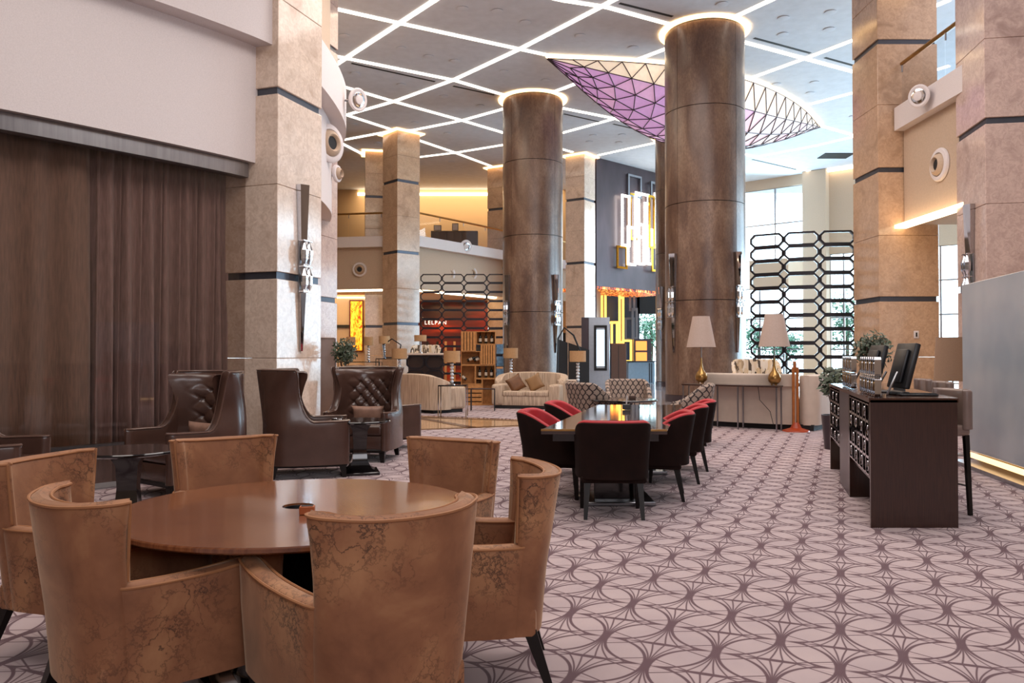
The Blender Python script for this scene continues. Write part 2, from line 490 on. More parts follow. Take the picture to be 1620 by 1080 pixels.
def curtain(path, amp, waves, z0, z1, off, mat, label, ph=0.0):
    pts, L = cut_path(path, waves*10)
    mb = MB(); rows = 8; vs = []
    for j in range(rows+1):
        f = j/rows; z = z1 + (z0-z1)*f
        for i, p in enumerate(pts):
            a = Vector(pts[max(i-1,0)]); b_ = Vector(pts[min(i+1,len(pts)-1)]); t = (b_-a).normalized(); n = Vector((-t.y, t.x))
            s = i/10.0
            o = off + amp*(0.55+0.45*f)*(math.sin(2*PI*s + 0.9*math.sin(s*1.7+ph)) + 0.35*math.sin(2*PI*s*0.37+ph+f*0.8)) 
            tt = t*0.03*math.sin(s*3.1+f*2)
            vs.append((p[0]+n.x*o+tt.x, p[1]+n.y*o+tt.y, z))
    k = len(pts); fs = [(j*k+i, j*k+i+1, (j+1)*k+i+1, (j+1)*k+i) for j in range(rows) for i in range(k-1)]
    mb.add(vs, fs)
    o = mk('curtain', mb, mat, smooth=3.2)
    sm = o.modifiers.new('thick', 'SOLIDIFY'); sm.thickness = 0.012
    return tag(o, label, 'curtain', 'curtains behind the curved glass')
kk = 0
ca = [p for p in FP if X(172, p[1]) >= p[0]] ; cb = [p for p in FP if X(160, p[1]) < p[0]]
curtain(ca, 0.075, 12, 0.02, 4.5, 0.55, M['curtain'], 'dark brown floor-length curtain behind the leftmost glass panes', 0.3)
curtain(cb, 0.085, 15, 0.02, 4.5, 0.62, M['curtain2'], 'taupe pleated curtain behind the glass nearest the marble column', 1.3)
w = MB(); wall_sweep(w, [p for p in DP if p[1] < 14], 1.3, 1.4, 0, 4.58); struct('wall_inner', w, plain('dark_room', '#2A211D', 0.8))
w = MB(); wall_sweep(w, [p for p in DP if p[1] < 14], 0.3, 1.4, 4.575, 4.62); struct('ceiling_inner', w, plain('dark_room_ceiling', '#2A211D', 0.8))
# dark polished floor in front of the glass and its metal threshold
e1, e2 = Vector((-7.4, 5.0)), Vector((-4.07, 8.5))
df = MB(); df.prism([(-7.4, 5.0), (-4.07, 8.5), (-3.4, 10.0), (-4.05, 12.95)] + [(p[0]-0.05, p[1]+0.03) for p in FP[::-1]] + [(-11.5, 5.0)], 0.0, 0.016)
struct('floor', df, plain('dark_stone', '#3A2D2A', 0.12, var=0.2, vs=3), smooth=0)
tr = MB(); tr.sweep([(-7.5, 4.7), (-4.15, 8.45), (-3.5, 9.9)], lambda i: [(-0.16, 0.012), (0.16, 0.012), (0.16, 0.03), (-0.16, 0.03)])
struct('trim_3', tr, plain('threshold_metal', '#A9ABAF', 0.3, 0.7), smooth=0)

# ---- round wall nozzles
def nozzle(name_label, loc, face, r, group='round air nozzles in the balcony walls'):
    """face: direction (x, y) the nozzle looks toward"""
    t = thing('air_nozzle', name_label, 'air nozzle', loc, math.atan2(face[1], face[0]) - PI/2, group)
    ry = Matrix.Rotation(-PI/2, 4, 'X')
    m = MB(); m.lathe([(r, 0), (r, 0.03), (r*0.93, 0.06), (r*0.72, 0.07), (r*0.68, 0.03)], 28); m.xf(ry)
    mk('collar', m, M['white_wall'], t)
    m = MB(); m.lathe([(r*0.70, 0.0), (r*0.62, 0.10), (r*0.44, 0.15), (r*0.36, 0.12), (r*0.30, 0.02)], 28); m.xf(ry)
    mk('nozzle_cone', m, M['beige_wall'], t)
    m = MB(); m.lathe([(r*0.33, 0.0), (r*0.33, 0.09)], 20); m.xf(ry)
    mk('throat', m, M['slot'], t)
    return t
nozzle('white round air nozzle on the curved wall beside the marble column', (-3.95, 17.0, 5.95), (0.86, -0.5), 0.42)
nozzle('small air nozzle farther round the curved white wall', (-4.0, 17.9, 5.5), (1, -0.25), 0.2)

# ---- ceiling
ce = MB(); ce.box(-24, 30, -8, 47, H, H+0.3)
ceil = struct('ceiling', ce, M['ceiling'], smooth=0)
def strip(pts, wdt=0.075, mat='strip'):
    P = [atz(x, y, H) for x, y in pts]
    for a, b_ in zip(P, P[1:]):
        d = (b_-a).normalized(); n = Vector((-d.y, d.x, 0))*wdt; e = d*0.03
        m = MB(); m.prism([tuple((a-n-e).xy), tuple((b_-n+e).xy), tuple((b_+n+e).xy), tuple((a+n-e).xy)], H-0.03, H+0.01)
        mk('light_strip', m, M[mat], ceil, smooth=0)
A = [[(850,-9),(892,0),(960,10.6),(1060,38),(1177,66),(1273,92),(1358,115),(1440,138)],
     [(470,2),(534,14),(632,36),(822,77),(864,86)], [(1290,196),(1356,215),(1440,236)],
     [(470,74),(530,88),(717,126),(795,149),(892,171),(973,187),(1047,209),(1184,245),(1286,272)],
     [(500,126),(545,137),(623,160),(731,190),(795,209),(905,240)],
     [(547,181),(612,202),(664,222),(717,240),(776,262)], [(532,222),(581,247),(600,257)]]
B = [[(500,122),(534,100),(632,36),(687,0),(720,-22)], [(549,181),(623,160),(717,126),(822,77),(951,10),(975,-3),(1010,-22)],
     [(532,223),(612,208),(655,205),(731,190),(795,172),(892,139),(1007,94),(1052,77),(1158,28),(1218,0),(1260,-20)],
     [(655,249),(721,241),(794,229),(892,209),(973,187),(992,183)], [(1179,126),(1273,92),(1352,62),(1440,25),(1500,0)],
     [(947,245),(1047,223)], [(1275,166),(1354,145),(1440,122),(1500,104)], [(1201,247),(1290,230),(1354,215),(1440,196)]]
for s_ in A + B: strip(s_)
def slot(a, b_):
    a = atz(*a, H); b_ = atz(*b_, H); d = (b_-a).normalized(); n = Vector((-d.y, d.x, 0))*0.05
    m = MB(); m.prism([tuple((a-n).xy), tuple((b_-n).xy), tuple((b_+n).xy), tuple((a+n).xy)], H-0.008, H+0.01)
    mk('air_slot', m, M['slot'], ceil, smooth=0)
for a, b_ in (((556,100),(688,129)), ((717,136),(782,150)), ((980,5),(1064,26)), ((1193,60),(1282,84)), ((1305,91),(1352,104)), ((892,180),(950,193)), ((970,196),(1040,212)), ((1190,252),(1260,268))): slot(a, b_)
v0 = atz(1322, 246, H); m = MB(); m.box(v0.x-0.7, v0.x+0.7, v0.y-0.5, v0.y+0.5, H-0.03, H+0.01); mk('vent_grille', m, M['slot'], ceil, smooth=0)
# downlights
proto = thing('downlight', 'small recessed downlight in the grey ceiling between the light strips', 'downlight', (0,0,0), 0, 'recessed downlights in the ceiling')
m = MB(); m.lathe([(0.10, 0.0), (0.16, -0.005), (0.17, -0.02), (0.11, -0.03)], 16); mk('rim', m, M['ceiling'], proto)
m = MB(); m.lathe([(0.0, -0.012), (0.105, -0.012)], 14); mk('lamp_face', m, M['slot'], proto, fix=False)
m = MB(); m.lathe([(0.0, -0.02), (0.045, -0.02)], 10); mk('bulb', m, M['spot_face'], proto, fix=False)
pts = [(732,13),(831,35),(635,76),(787,17),(545,56),(562,116),(720,96),(797,113),(702,152),(863,127),(760,167),(635,134),(679,89),(885,143),(918,56),(1002,75),(1143,6),(1240,28),(1314,19),(1312,46),(1239,54),(945,163),(938,214),(932,224),(984,213),(979,225),(1289,130),(1282,147),(1228,133),(1350,184),(1224,226),(597,226),(581,267),(714,256),(656,194),(560,197),(1095,178),(708,211),(870,60),(1200,190)]
for i, (x, y) in enumerate(pts):
    p = atz(x, y, H)
    if i == 0: proto.location = p
    else: dup(proto, p)

# ---- walls round the hall
w = MB(); w.box(-24, -23.8, -8, 50, 0, H); struct('wall_left_far', w, M['beige_wall'], smooth=0)
w = MB(); w.box(-24, 30, -8.3, -8, 0, H); struct('wall_front', w, M['beige_wall'], smooth=0)
w = MB(); w.box(16.0, 16.3, -8, 19, 0, H); struct('wall_right_near', w, M['beige_wall'], smooth=0)
w = MB(); w.box(29.8, 30, -8, 20, 0, H); struct('wall_right_far', w, M['beige_wall'], smooth=0)
# ================================================================= COLUMNS
JZ = [(0.02, 1.33), (1.335, 2.64), (2.76, 4.2), (4.205, 5.70), (5.82, 7.3), (7.305, 8.75), (8.87, 9.9), (9.905, 10.97)]
def sqcol(corner, u, s, label, mat='marble', ring=True, s2=None, mats=None, jz=None):
    """corner = near corner; u = receding unit direction of the right face; the other face runs along the left normal"""
    u = Vector(u).normalized(); l = Vector((-u.y, u.x)); s2 = s2 or s
    c = Vector(corner) + u*s/2 + l*s2/2
    t = thing('marble_column', label, 'column', (c.x, c.y, 0), math.atan2(u.y, u.x))
    jz = jz or JZ
    for z0, z1 in jz:
        m = MB(); m.rbox(-s/2, s/2, -s2/2, s2/2, z0, z1, 0.008, 1); mk('marble_block', m, M[mat], t, smooth=0)
    for (a0, a1), (b0, b1) in zip(jz, jz[1:]):
        if b0 - a1 > 0.05:
            m = MB(); m.box(-s/2+0.04, s/2-0.04, -s2/2+0.04, s2/2-0.04, a1-0.002, b0+0.002); mk('recess_band', m, M['band'], t, smooth=0)
    if ring:
        k = 0.16; m = MB()
        m.prism([(-s/2-k, -s2/2-k), (s/2+k, -s2/2-k), (s/2+k, s2/2+k), (-s/2-k, s2/2+k)], H-0.06, H-0.02)
        mk('ring_light', m, M['ring'], t, smooth=0)
    return t
sqcol((-3.86, 12.96), (0.33, 0.944), 1.30, 'pale marble column at the end of the curved glass wall, chrome sconce on it')
sqcol((-4.65, 18.0), (0.274, 0.96), 1.36, 'pinkish marble column mostly hidden behind the left column and curved balcony', 'marble_pink')
sqcol((-4.88, 33.5), (0.75, 0.66), 1.16, 'square marble column in front of the far balcony, left of the lattice screen', 'marble_warm')
sqcol((3.45, 37.5), (0.57, 0.82), 1.05, 'square marble column beside the dark wall, right of the middle round column')
sqcol((-0.32, 40.0), (0.5, 0.85), 1.1, 'far marble column on the balcony partly behind the middle round column', 'marble_warm')
c6 = sqcol((-6.9, 37.0), (0.97, 0.2), 1.6, 'far marble pier at the left end of the balcony with light along its top', 'marble_warm', s2=1.0)
sqcol((8.66, 18.62), (1.0, 0.0), 1.42, 'tall marble column behind the reception desk with a wall switch', 'marble_warm', s2=1.38)
sqcol((8.84, 14.7), (0.985, -0.17), 1.6, 'near marble column at the right edge rising behind the frosted glass', 'marble_pink', s2=1.4)
def roundcol(cx, cy, r, label, a0):
    t = thing('round_column', label, 'column', (cx, cy, 0))
    zs = [(0.22, 2.93), (2.95, 5.74), (5.76, 8.49), (8.51, 10.9)]
    gap = 0.012
    for z0, z1 in zs:
        for k in range(4):
            b0 = a0 + k*PI/2 + gap/r/2; b1 = a0 + (k+1)*PI/2 - gap/r/2; n = 14; vs = []
            for i in range(n+1):
                a = b0 + (b1-b0)*i/n
                for rr, z in ((r, z0), (r, z1), (r-0.06, z1), (r-0.06, z0)): vs.append((rr*math.cos(a), rr*math.sin(a), z))
            fs = [(4*i+j, 4*i+(j+1)%4, 4*i+4+(j+1)%4, 4*i+4+j) for i in range(n) for j in range(4)] + [(0,1,2,3), (4*n,4*n+3,4*n+2,4*n+1)]
            m = MB(); m.add(vs, fs); mk('cladding_panel', m, M['cylstone'], t, smooth=0.6)
    m = MB(); m.lathe([(r-0.04, 0.0), (r-0.04, 10.95)], 40); mk('core', m, M['slot'], t)
    m = MB(); m.lathe([(r+0.02, 0.0), (r+0.02, 0.2), (r-0.02, 0.22)], 40); mk('base_ring', m, M['dark_wall'], t)
    m = MB(); m.lathe([(r+0.02, H-0.05), (r+0.17, H-0.05), (r+0.17, H-0.01), (r+0.02, H-0.01)], 48); mk('ring_light', m, M['ring'], t)
    return t
CY1, CY2, CY3 = (X(1116, 23.4), 23.4, 1.16), (X(843, 29.7), 29.7, 1.13), (X(1080, 34.6), 34.6, 1.16)
def camang(c): return math.atan2(-c[1], -c[0])
roundcol(*CY1, 'largest round bronze-stone column, nearest of the three, in front of the hanging lantern', camang(CY1)+math.radians(49))
roundcol(*CY2, 'round bronze-stone column left of centre behind the cream sofa', camang(CY2)+math.radians(46))
roundcol(*CY3, 'farthest round bronze-stone column half hidden behind the largest one', camang(CY3)+math.radians(40))

# ---- chrome and crystal sconces
M['crystal'] = plain('crystal', '#D8DCE2', 0.05, 0.85, 0.25, 14)
def sconce(label, loc, face, sc=1.0):
    t = thing('wall_sconce', label, 'sconce', loc, math.atan2(face[1], face[0]) + PI/2)
    def blade(z0, z1, w0, w1, d0, d1):
        m = MB(); vs = []
        for z, w, d in ((z0, w0, d0), (z1, w1, d1)): vs += [(-w, 0, z), (w, 0, z), (w, -d*0.5, z), (0, -d, z), (-w, -d*0.5, z)]
        m.add(vs, [(0,1,2,3,4)[::-1], (5,6,7,8,9)] + [(i, (i+1)%5, 5+(i+1)%5, 5+i) for i in range(5)]); return m
    mk('upper_blade', blade(3.35, 4.3, 0.085, 0.135, 0.13, 0.17), M['mirror'], t, smooth=0)
    mk('lower_blade', blade(1.45, 2.45, 0.028, 0.075, 0.05, 0.11), M['mirror'], t, smooth=0)
    mk('spine', blade(2.45, 3.35, 0.07, 0.08, 0.05, 0.06), M['steel'], t, smooth=0)
    for sx in (-1, 1):
        for k in range(2):
            z = 2.68 + k*0.44
            m = MB(); m.lathe([(0.012, z-0.21), (0.062, z-0.09), (0.066, z+0.06), (0.014, z+0.21)], 6, (sx*0.065, -0.12, 0)); mk('crystal', m, M['crystal'], t, smooth=0)
    for z in (2.47, 2.9, 3.34):
        m = MB(); m.rbox(-0.13, 0.13, -0.15, -0.05, z-0.012, z+0.012, 0.005, 1); mk('clasp', m, M['chrome'], t)
    return t
u1 = Vector((0.33, 0.944)).normalized(); p = Vector((-3.86, 12.96)) + u1*0.66; n1 = Vector((u1.y, -u1.x)); p = p + n1*0.005
sconce('chrome and crystal sconce on the left marble column beside the curtains', (p.x, p.y, 0), n1)
def on_cyl(c, deg):
    a = camang(c) + math.radians(deg); d = Vector((math.cos(a), math.sin(a)))
    q = Vector((c[0], c[1])) + d*(c[2]+0.004); return (q.x, q.y, 0), d
for c, dg, lb in ((CY1, -49, 'chrome sconce on the left side of the largest round column'), (CY1, 49, 'chrome sconce on the right side of the largest round column'),
                  (CY2, -53, 'chrome sconce on the left side of the round column behind the cream sofa'), (CY2, 46, 'chrome sconce on the right side of the round column behind the cream sofa'),
                  (CY3, -48, 'chrome sconce on the farthest round column, mostly hidden')):
    q, d = on_cyl(c, dg); sconce(lb, q, d)
u0 = Vector((-0.17, -0.985)); n0 = Vector((-0.985, 0.17)); l0 = Vector((0.17, 0.985))
p = Vector((8.84, 14.7)) + l0*0.62 + n0*0.005; sconce('chrome sconce on the near right column above the frosted glass', (p.x, p.y, 0), n0)
m = MB(); m.rbox(-0.06, 0.06, -0.02, 0, -0.09, 0.09, 0.01); sw = mk('wall_switch', m, M['white_wall'], loc=(X(1450, 18.6), 18.615, 1.4+31/67.5)); tag(sw, 'small white switch plate on the marble column behind the desk', 'switch')
m = MB(); m.box(-0.018, 0.018, -0.026, -0.018, -0.05, 0.05); mk('rocker', m, M['slot'], sw)

# ================================================================= FAR LEFT BALCONY
ZS, ZB = 6.62, 6.15
bl = [(X(380, 36.2), 36.2), (X(500, 35.6), 35.6), (X(655, 34.8), 34.8), (X(800, 40.2), 40.2), (X(900, 44.5), 44.5)]
def seg_wall(path, o0, o1, z0, z1, mat, name='wall_back', parent=None):
    m = MB(); m.sweep(path, lambda i: [(o0, z0), (o1, z0), (o1, z1), (o0, z1)]); return struct(name, m, mat, parent, smooth=0)
seg_wall(bl, -0.25, 0.2, ZB, ZS, M['white_wall'], 'trim_4')
seg_wall(bl, 0.1, 0.4, 4.35, ZB, M['beige_wall'], 'wall_back_lower')
fl2 = MB(); fl2.prism([(p_[0], p_[1]+0.1) for p_ in bl] + [(1.0, 47), (-24, 47), (-24, 37)], 6.3, 6.6); struct('floor_upper', fl2, M['marble_floor'], smooth=0)
sf = MB(); sf.prism([(p_[0], p_[1]+0.1) for p_ in bl] + [(1.0, 47), (-24, 47), (-24, 37)], 4.32, 4.36); struct('ceiling_lower', sf, M['beige_wall'], smooth=0)
seg_wall(bl, 0.42, 0.7, 4.24, 4.32, M['cove_white'], 'trim_5')
w = MB(); w.box(-24, 4.4, 46.0, 46.3, ZS, H); struct('wall_back', w, M['gold_wall'], smooth=0)
w = MB(); w.box(-13, X(656, 39.5), 39.5, 39.8, 0, 4.32); struct('wall_back_ground', w, M['beige_wall'], smooth=0)
w = MB(); w.box(-13, X(656, 39.5), 39.42, 39.5, 2.72, 2.86); struct('trim_6', w, M['slot'], smooth=0)
w = MB(); w.box(-13, X(588, 39.3), 39.2, 39.42, 4.18, 4.25); struct('trim_7', w, M['cove'], smooth=0)
w = MB(); w.box(-9, 1.5, 45.9, 46.0, H-0.35, H-0.2); struct('trim_8', w, M['cove_white'], smooth=0)
area('upper_cove_light', (-3, 45.2, 10.3), (0.7, 0, 0), 12, 2.5, 230, (1.0, 0.78, 0.52))
area('lower_hall_light', (-6.5, 38.2, 4.1), (0, 0, 0), 6, 1.5, 120, (1.0, 0.66, 0.3))
area('reception_fill_light', (7.0, 36.5, 8.0), (0.5, 0, 0.2), 4, 2, 260, (0.75, 0.9, 1.0))  # added lamp in mid-air, lifts the brightness of the reception
area('bar_light', (-1.5, 42.0, 4.1), (0, 0, 0), 6, 1.5, 130, (1.0, 0.5, 0.22))
# dark doorway and amber lit slot beside the painting
xo = X(586, 39.3); xo1 = X(600, 39.3)
m = MB(); m.box(xo, xo1+0.3, 39.36, 39.42, 0.1, 3.95); o = struct('door_1', m, emit('amber_glow_wall', (1.0, 0.47, 0.10, 1), 0.55), smooth=0)  # the doorway's amber lighting is put into this sheet as glow
m = MB(); m.box(X(579, 39.3), xo, 39.3, 39.42, 0, 4.1); struct('trim_9', m, plain('dark_timber', '#2B1B14', 0.4), smooth=0)
# painting
def painting():
    m_, nt, b = nodes('painting_canvas'); v = coords(nt, (1.3, 1, 0.6)); a = noise(nt, v, 2.4, 6, 0.65, 2.2)
    c = ramp(nt, a, [(0.28, C('#5E1408')), (0.38, C('#B4300C')), (0.47, C('#F0A010')), (0.56, C('#FFD84A')), (0.66, C('#C7330E')), (0.78, C('#3A4640'))])
    nt.links.new(c, b.inputs['Base Color']); nt.links.new(c, b.inputs['Emission Color']); b.inputs['Emission Strength'].default_value = 0.6; return m_  # canvas emits its own colours; the glow is added, no lamp behind it
x0, x1 = X(551, 39.2), X(573.5, 39.2); z0, z1 = aty(0, 556, 39.2).z, aty(0, 474, 39.2).z
t = thing('painting', 'self-glowing red and yellow abstract painting on the far left wall', 'painting', ((x0+x1)/2, 39.45, (z0+z1)/2))
m = MB(); frame_prism(m, x1-x0, z1-z0, 0.06, 0.08); mk('frame', m, plain('painting_frame', '#5A1208', 0.4), t)
m = MB(); m.box(-(x1-x0)/2+0.05, (x1-x0)/2-0.05, -0.035, 0.02, -(z1-z0)/2+0.05, (z1-z0)/2-0.05); mk('canvas', m, painting(), t, smooth=0)
# nozzles on the balcony walls
nozzle('round air nozzle on the beige wall left of the square balcony column', (X(568, 35.2), 35.3, aty(0, 426, 35.2).z), (0.05, -1), 0.33)
nozzle('round air nozzle behind the left end of the lattice screen', (X(709, 36.9), 37.0, aty(0, 433, 37).z), (0.55, -0.83), 0.36)
nozzle('round air nozzle above the middle of the far lattice screen', (X(745, 38.1), 38.3, aty(0, 432, 38.2).z), (0.55, -0.83), 0.33)
def dish(label, loc, face, r):
    t = thing('dish_spotlight', label, 'spotlight', loc, math.atan2(face[1], face[0]) - PI/2)
    R_ = Matrix.Rotation(-PI/2 - 0.15, 4, 'X')
    m = MB(); m.lathe([(0.03, -0.12), (r*0.7, -0.08), (r, 0.02), (r*1.03, 0.05), (r*0.9, 0.07), (r*0.45, 0.05), (r*0.4, 0.10), (0.0, 0.12)], 26); m.xf(R_); mk('dish', m, M['white_wall'], t)
    m = MB(); m.lathe([(r*0.62, 0.0), (r*0.66, 0.075), (r*0.6, 0.08)], 22); m.xf(R_); mk('reflector_ring', m, M['chrome'], t)
    m = MB(); m.tube([(0, -0.1, 0), (0.1, -0.3, 0.02), (0.16, -0.5, 0.0)], 0.025, 6); mk('bracket_arm', m, M['steel'], t)
    return t
dish('white dish spotlight bracketed to the curved white band on the left', (X(563, 17.3), 17.3, aty(0, 158, 17.3).z), (0.8, -0.6), 0.25)
dish('white dish spotlight on the far balcony edge above the lattice screen', (X(737, 37.6), 37.3, aty(0, 390, 37.4).z), (0.5, -0.85), 0.3)
dish('white dish spotlight bracketed to the right balcony edge', (X(1459, 17.0), 17.0, aty(0, 152, 17.0).z), (-0.85, -0.5), 0.24)

def railing(label, path, z, hgt=1.05, group=None):
    t = thing('balcony_railing', label, 'railing', (path[0][0], path[0][1], z))
    P = [Vector(p_) - Vector(path[0]) for p_ in path]
    m = MB(); m.tube([(p_.x, p_.y, hgt) for p_ in P], 0.045, 8); mk('handrail', m, M['brass'], t)
    for a, b_ in zip(P, P[1:]):
        n = max(1, round((b_-a).length/1.5)); d = (b_-a)/n; nn = Vector((-d.y, d.x)).normalized()*0.006
        for i in range(n):
            q0 = a + d*i + d*0.01; q1 = a + d*(i+1) - d*0.01
            m = MB(); m.prism([tuple(q0-nn), tuple(q1-nn), tuple(q1+nn), tuple(q0+nn)], 0.0, hgt-0.08); mk('glass_panel', m, M['glass'], t, smooth=0)
            m = MB(); m.cyl((q0.x, q0.y, hgt-0.2), (q0.x, q0.y, hgt-0.02), 0.02, n=6); mk('rail_bracket', m, M['steel'], t)
    return t
railing('glass railing with bronze handrail along the far balcony', [(p_[0], p_[1]-0.05) for p_ in bl], ZS)
# upstairs cabinet and framed cards
cy = 43.5
t = thing('sideboard', 'dark brown sideboard on the upper balcony', 'cabinet', ((X(682, cy)+X(756, cy))/2, cy, 6.6)); cw = X(756, cy)-X(682, cy); chh = aty(0, 366, cy).z - 6.6
m = MB(); m.rbox(-cw/2, cw/2, -0.25, 0.25, 0, chh, 0.02); mk('cabinet_body', m, plain('walnut_dark', '#3A2218', 0.35), t)
for k in range(3):
    m = MB(); m.rbox(-cw/2+0.03+k*cw/3, -cw/2-0.03+(k+1)*cw/3, -0.28, -0.25, 0.1, chh-0.06, 0.005, 1); mk('door', m, plain('walnut_door', '#452A1D', 0.35), t)
for px_, w_, h_, lb in ((692, 0.42, 0.3, 'left framed card standing on the upstairs sideboard'), (720, 0.35, 0.4, 'right framed card leaning on the upstairs sideboard')):
    t = thing('framed_card', lb, 'frame', (X(px_, cy-0.1), cy-0.1, 6.6+chh+h_/2+0.03))
    m = MB(); frame_prism(m, w_, h_, 0.03, 0.03); mk('frame', m, M['blackmatt'], t)
    m = MB(); m.box(-w_/2+0.02, w_/2-0.02, -0.005, 0.005, -h_/2+0.02, h_/2-0.02); mk('card', m, M['white_wall'], t)
    m = MB(); m.box(-0.02, 0.02, 0.0, 0.1, -h_/2-0.03, -h_/2+0.02); mk('foot', m, M['blackmatt'], t)

# bar back wall behind the far lattice screen
def bar_mat():
    m_, nt, b = nodes('bar_panelling'); v = coords(nt, (0.25, 1, 1.2)); a = noise(nt, v, 1.3, 3, 0.5)
    c = ramp(nt, a, [(0.4, C('#3A150C')), (0.55, C('#7A2410')), (0.62, C('#A8380F'))]); nt.links.new(c, b.inputs['Base Color']); b.inputs['Roughness'].default_value = 0.3; return m_
w = MB(); w.box(X(640, 43), X(772, 43.5), 43.5, 43.8, 0, 4.32); struct('wall_bar', w, bar_mat(), smooth=0)
w = MB(); w.box(X(772, 43), 4.4, 43.5, 43.8, 1.9, 4.32); struct('wall_bar_right', w, M['gold_wall'], smooth=0)
w = MB(); w.box(X(738, 42), 3.6, 42.6, 43.4, 0, 2.55); struct('wall_bar_counter', w, plain('dark_counter', '#1D2026', 0.4), smooth=0)
fc = bpy.data.curves.new('bar_sign', 'FONT'); fc.body = 'LELPAN'; fc.size = 0.30; fc.extrude = 0.01; fc.space_character = 1.25
so = bpy.data.objects.new('bar_sign', fc); COL.objects.link(so); so.location = (X(671, 43.3), 43.45, aty(0, 513, 43.4).z); so.rotation_euler = (PI/2, 0, 0); fc.materials.append(emit('sign_white', (1, 0.9, 0.8, 1), 1.0))
bpy.context.view_layer.update(); me_ = bpy.data.meshes.new_from_object(so); mw = so.matrix_world.copy(); bpy.data.objects.remove(so); so = bpy.data.objects.new('bar_sign', me_); COL.objects.link(so); so.matrix_world = mw
tag(so, 'small row of white letters on the dark red bar wall', 'sign')
for i, px_ in enumerate((676, 692, 705, 719)):
    m = MB(); m.box(-0.06, 0.06, -0.08, 0, 0, 2.1); struct('trim_%d' % (20+i), m, M['gold_wall'] if i > 1 else M['slot'], smooth=0, loc=(X(px_, 43.4), 43.5, 0))

# ================================================================= DARK WALL, RECEPTION
dw = [(X(944, 38.4), 38.4), (X(1062, 42.6), 42.6)]
seg_wall(dw, 0.0, 0.5, 4.72, H, M['dark_wall'], 'wall_reception_upper')
seg_wall([(X(944, 38.4), 38.45), (X(950, 41.4), 41.4), (X(952, 46), 46)], 0.0, 0.2, 0, 4.72, M['dark_wall'], 'wall_reception_side')
dl = Vector(dw[1]) - Vector(dw[0]); da = math.atan2(dl.y, dl.x); dn = Vector((dl.y, -dl.x)).normalized()
m = MB(); m.sweep(dw, lambda i: [(0.05, 4.6), (2.8, 4.6), (2.8, 4.72), (0.05, 4.72)])
def amber_ceiling():
    m_, nt, b = nodes('amber_glow_ceiling'); a = noise(nt, coords(nt, (3, 1, 1)), 3, 3)
    c = ramp(nt, a, [(0.42, C('#3A0F06')), (0.52, C('#D84A10')), (0.6, C('#FFC060'))]); nt.links.new(c, b.inputs['Base Color']); nt.links.new(c, b.inputs['Emission Color']); b.inputs['Emission Strength'].default_value = 0.9; return m_  # orange lighting on the ceiling is put into its colour and emission
struct('ceiling_reception', m, amber_ceiling(), smooth=0)
w = MB(); w.box(X(940, 46), X(1012, 46), 46, 46.3, 0, 4.9); struct('wall_reception_back', w, plain('slate_panel', '#3C4450', 0.25, 0.3), smooth=0)
w = MB(); w.box(X(1008, 46), X(1065, 46), 46, 46.3, 3.75, 4.9); struct('wall_reception_lintel', w, M['slot'], smooth=0)
w = MB(); w.box(X(1008, 46), X(1065, 46), 46.5, 46.6, 11, 14)
# hanging rectangular frames
M['litframe'] = emit('lit_frame_white', (1.0, 0.92, 0.80, 1), 5.0)  # glow raised to stand in for daylight reflecting off the dark wall
M['gold'] = plain('polished_gold', '#E2A63A', 0.12, 1.0, 0.1)
M['ambframe'] = emit('lit_frame_amber', (1.0, 0.55, 0.10, 1), 1.6)
def hframe(px, py, wpx, hpx, y, mat, parent, origin, bar=0.11):
    c = aty(px, py, y); s_ = FPX/y; slant = y < 42.7
    m = MB(); frame_prism(m, wpx/s_/math.cos(da) if slant else wpx/s_, hpx/s_, bar, 0.07)
    o = mk('frame', m, M[mat], parent, loc=c - Vector(origin), rz=da if slant else 0, smooth=0)
    # fixing pin back to the wall
    pn = MB(); pn.cyl((0, 0.0, hpx/s_/2-bar/2), (0, 0.25, hpx/s_/2-bar/2), 0.02, n=6); mk('pin', pn, M['steel'], o)
up = [(1004,295,25,36,'steel'),(1036,302,16,28,'steel'),(990,349,15,82,'litframe'),(1002,343,13,74,'gold'),(1016,341,25,72,'litframe'),(1031,351,11,84,'gold'),(1042,346,16,80,'litframe'),
      (984,407,19,36,'gold'),(999,389,15,62,'litframe'),(1013,386,15,66,'litframe'),(1027,390,14,58,'litframe'),(1038,410,17,40,'gold'),(1008,362,9,110,'litframe'),(1023,368,9,96,'litframe')]
oc = aty(1010, 360, 40.4); cl = thing('frame_cluster', 'cluster of glowing rectangular frames fixed to the dark upper wall', 'wall sculpture', oc)
for i, (a, b_, c, d, e) in enumerate(up):
    yy = 38.4 + (a-944)/118*4.2 - 0.22 - 0.10*(i % 3)
    hframe(a, b_, c, d, yy, e, cl, oc)
lo = [(969,485,26,54,'ambframe'),(950,486,8,40,'ambframe'),(983,506,9,74,'ambframe'),(972,530,12,44,'ambframe'),(992,555,16,36,'ambframe'),(996,520,16,36,'steel'),(1004,512,10,50,'steel'),(1000,470,10,44,'steel')]
oc = aty(975, 500, 43.5); cl = thing('frame_cluster', 'cluster of amber lit rectangular frames hanging below the reception ceiling', 'wall sculpture', oc)
for i, (a, b_, c, d, e) in enumerate(lo): hframe(a, b_, c, d, 43.2 + 0.14*(i % 3), e, cl, oc, 0.12)
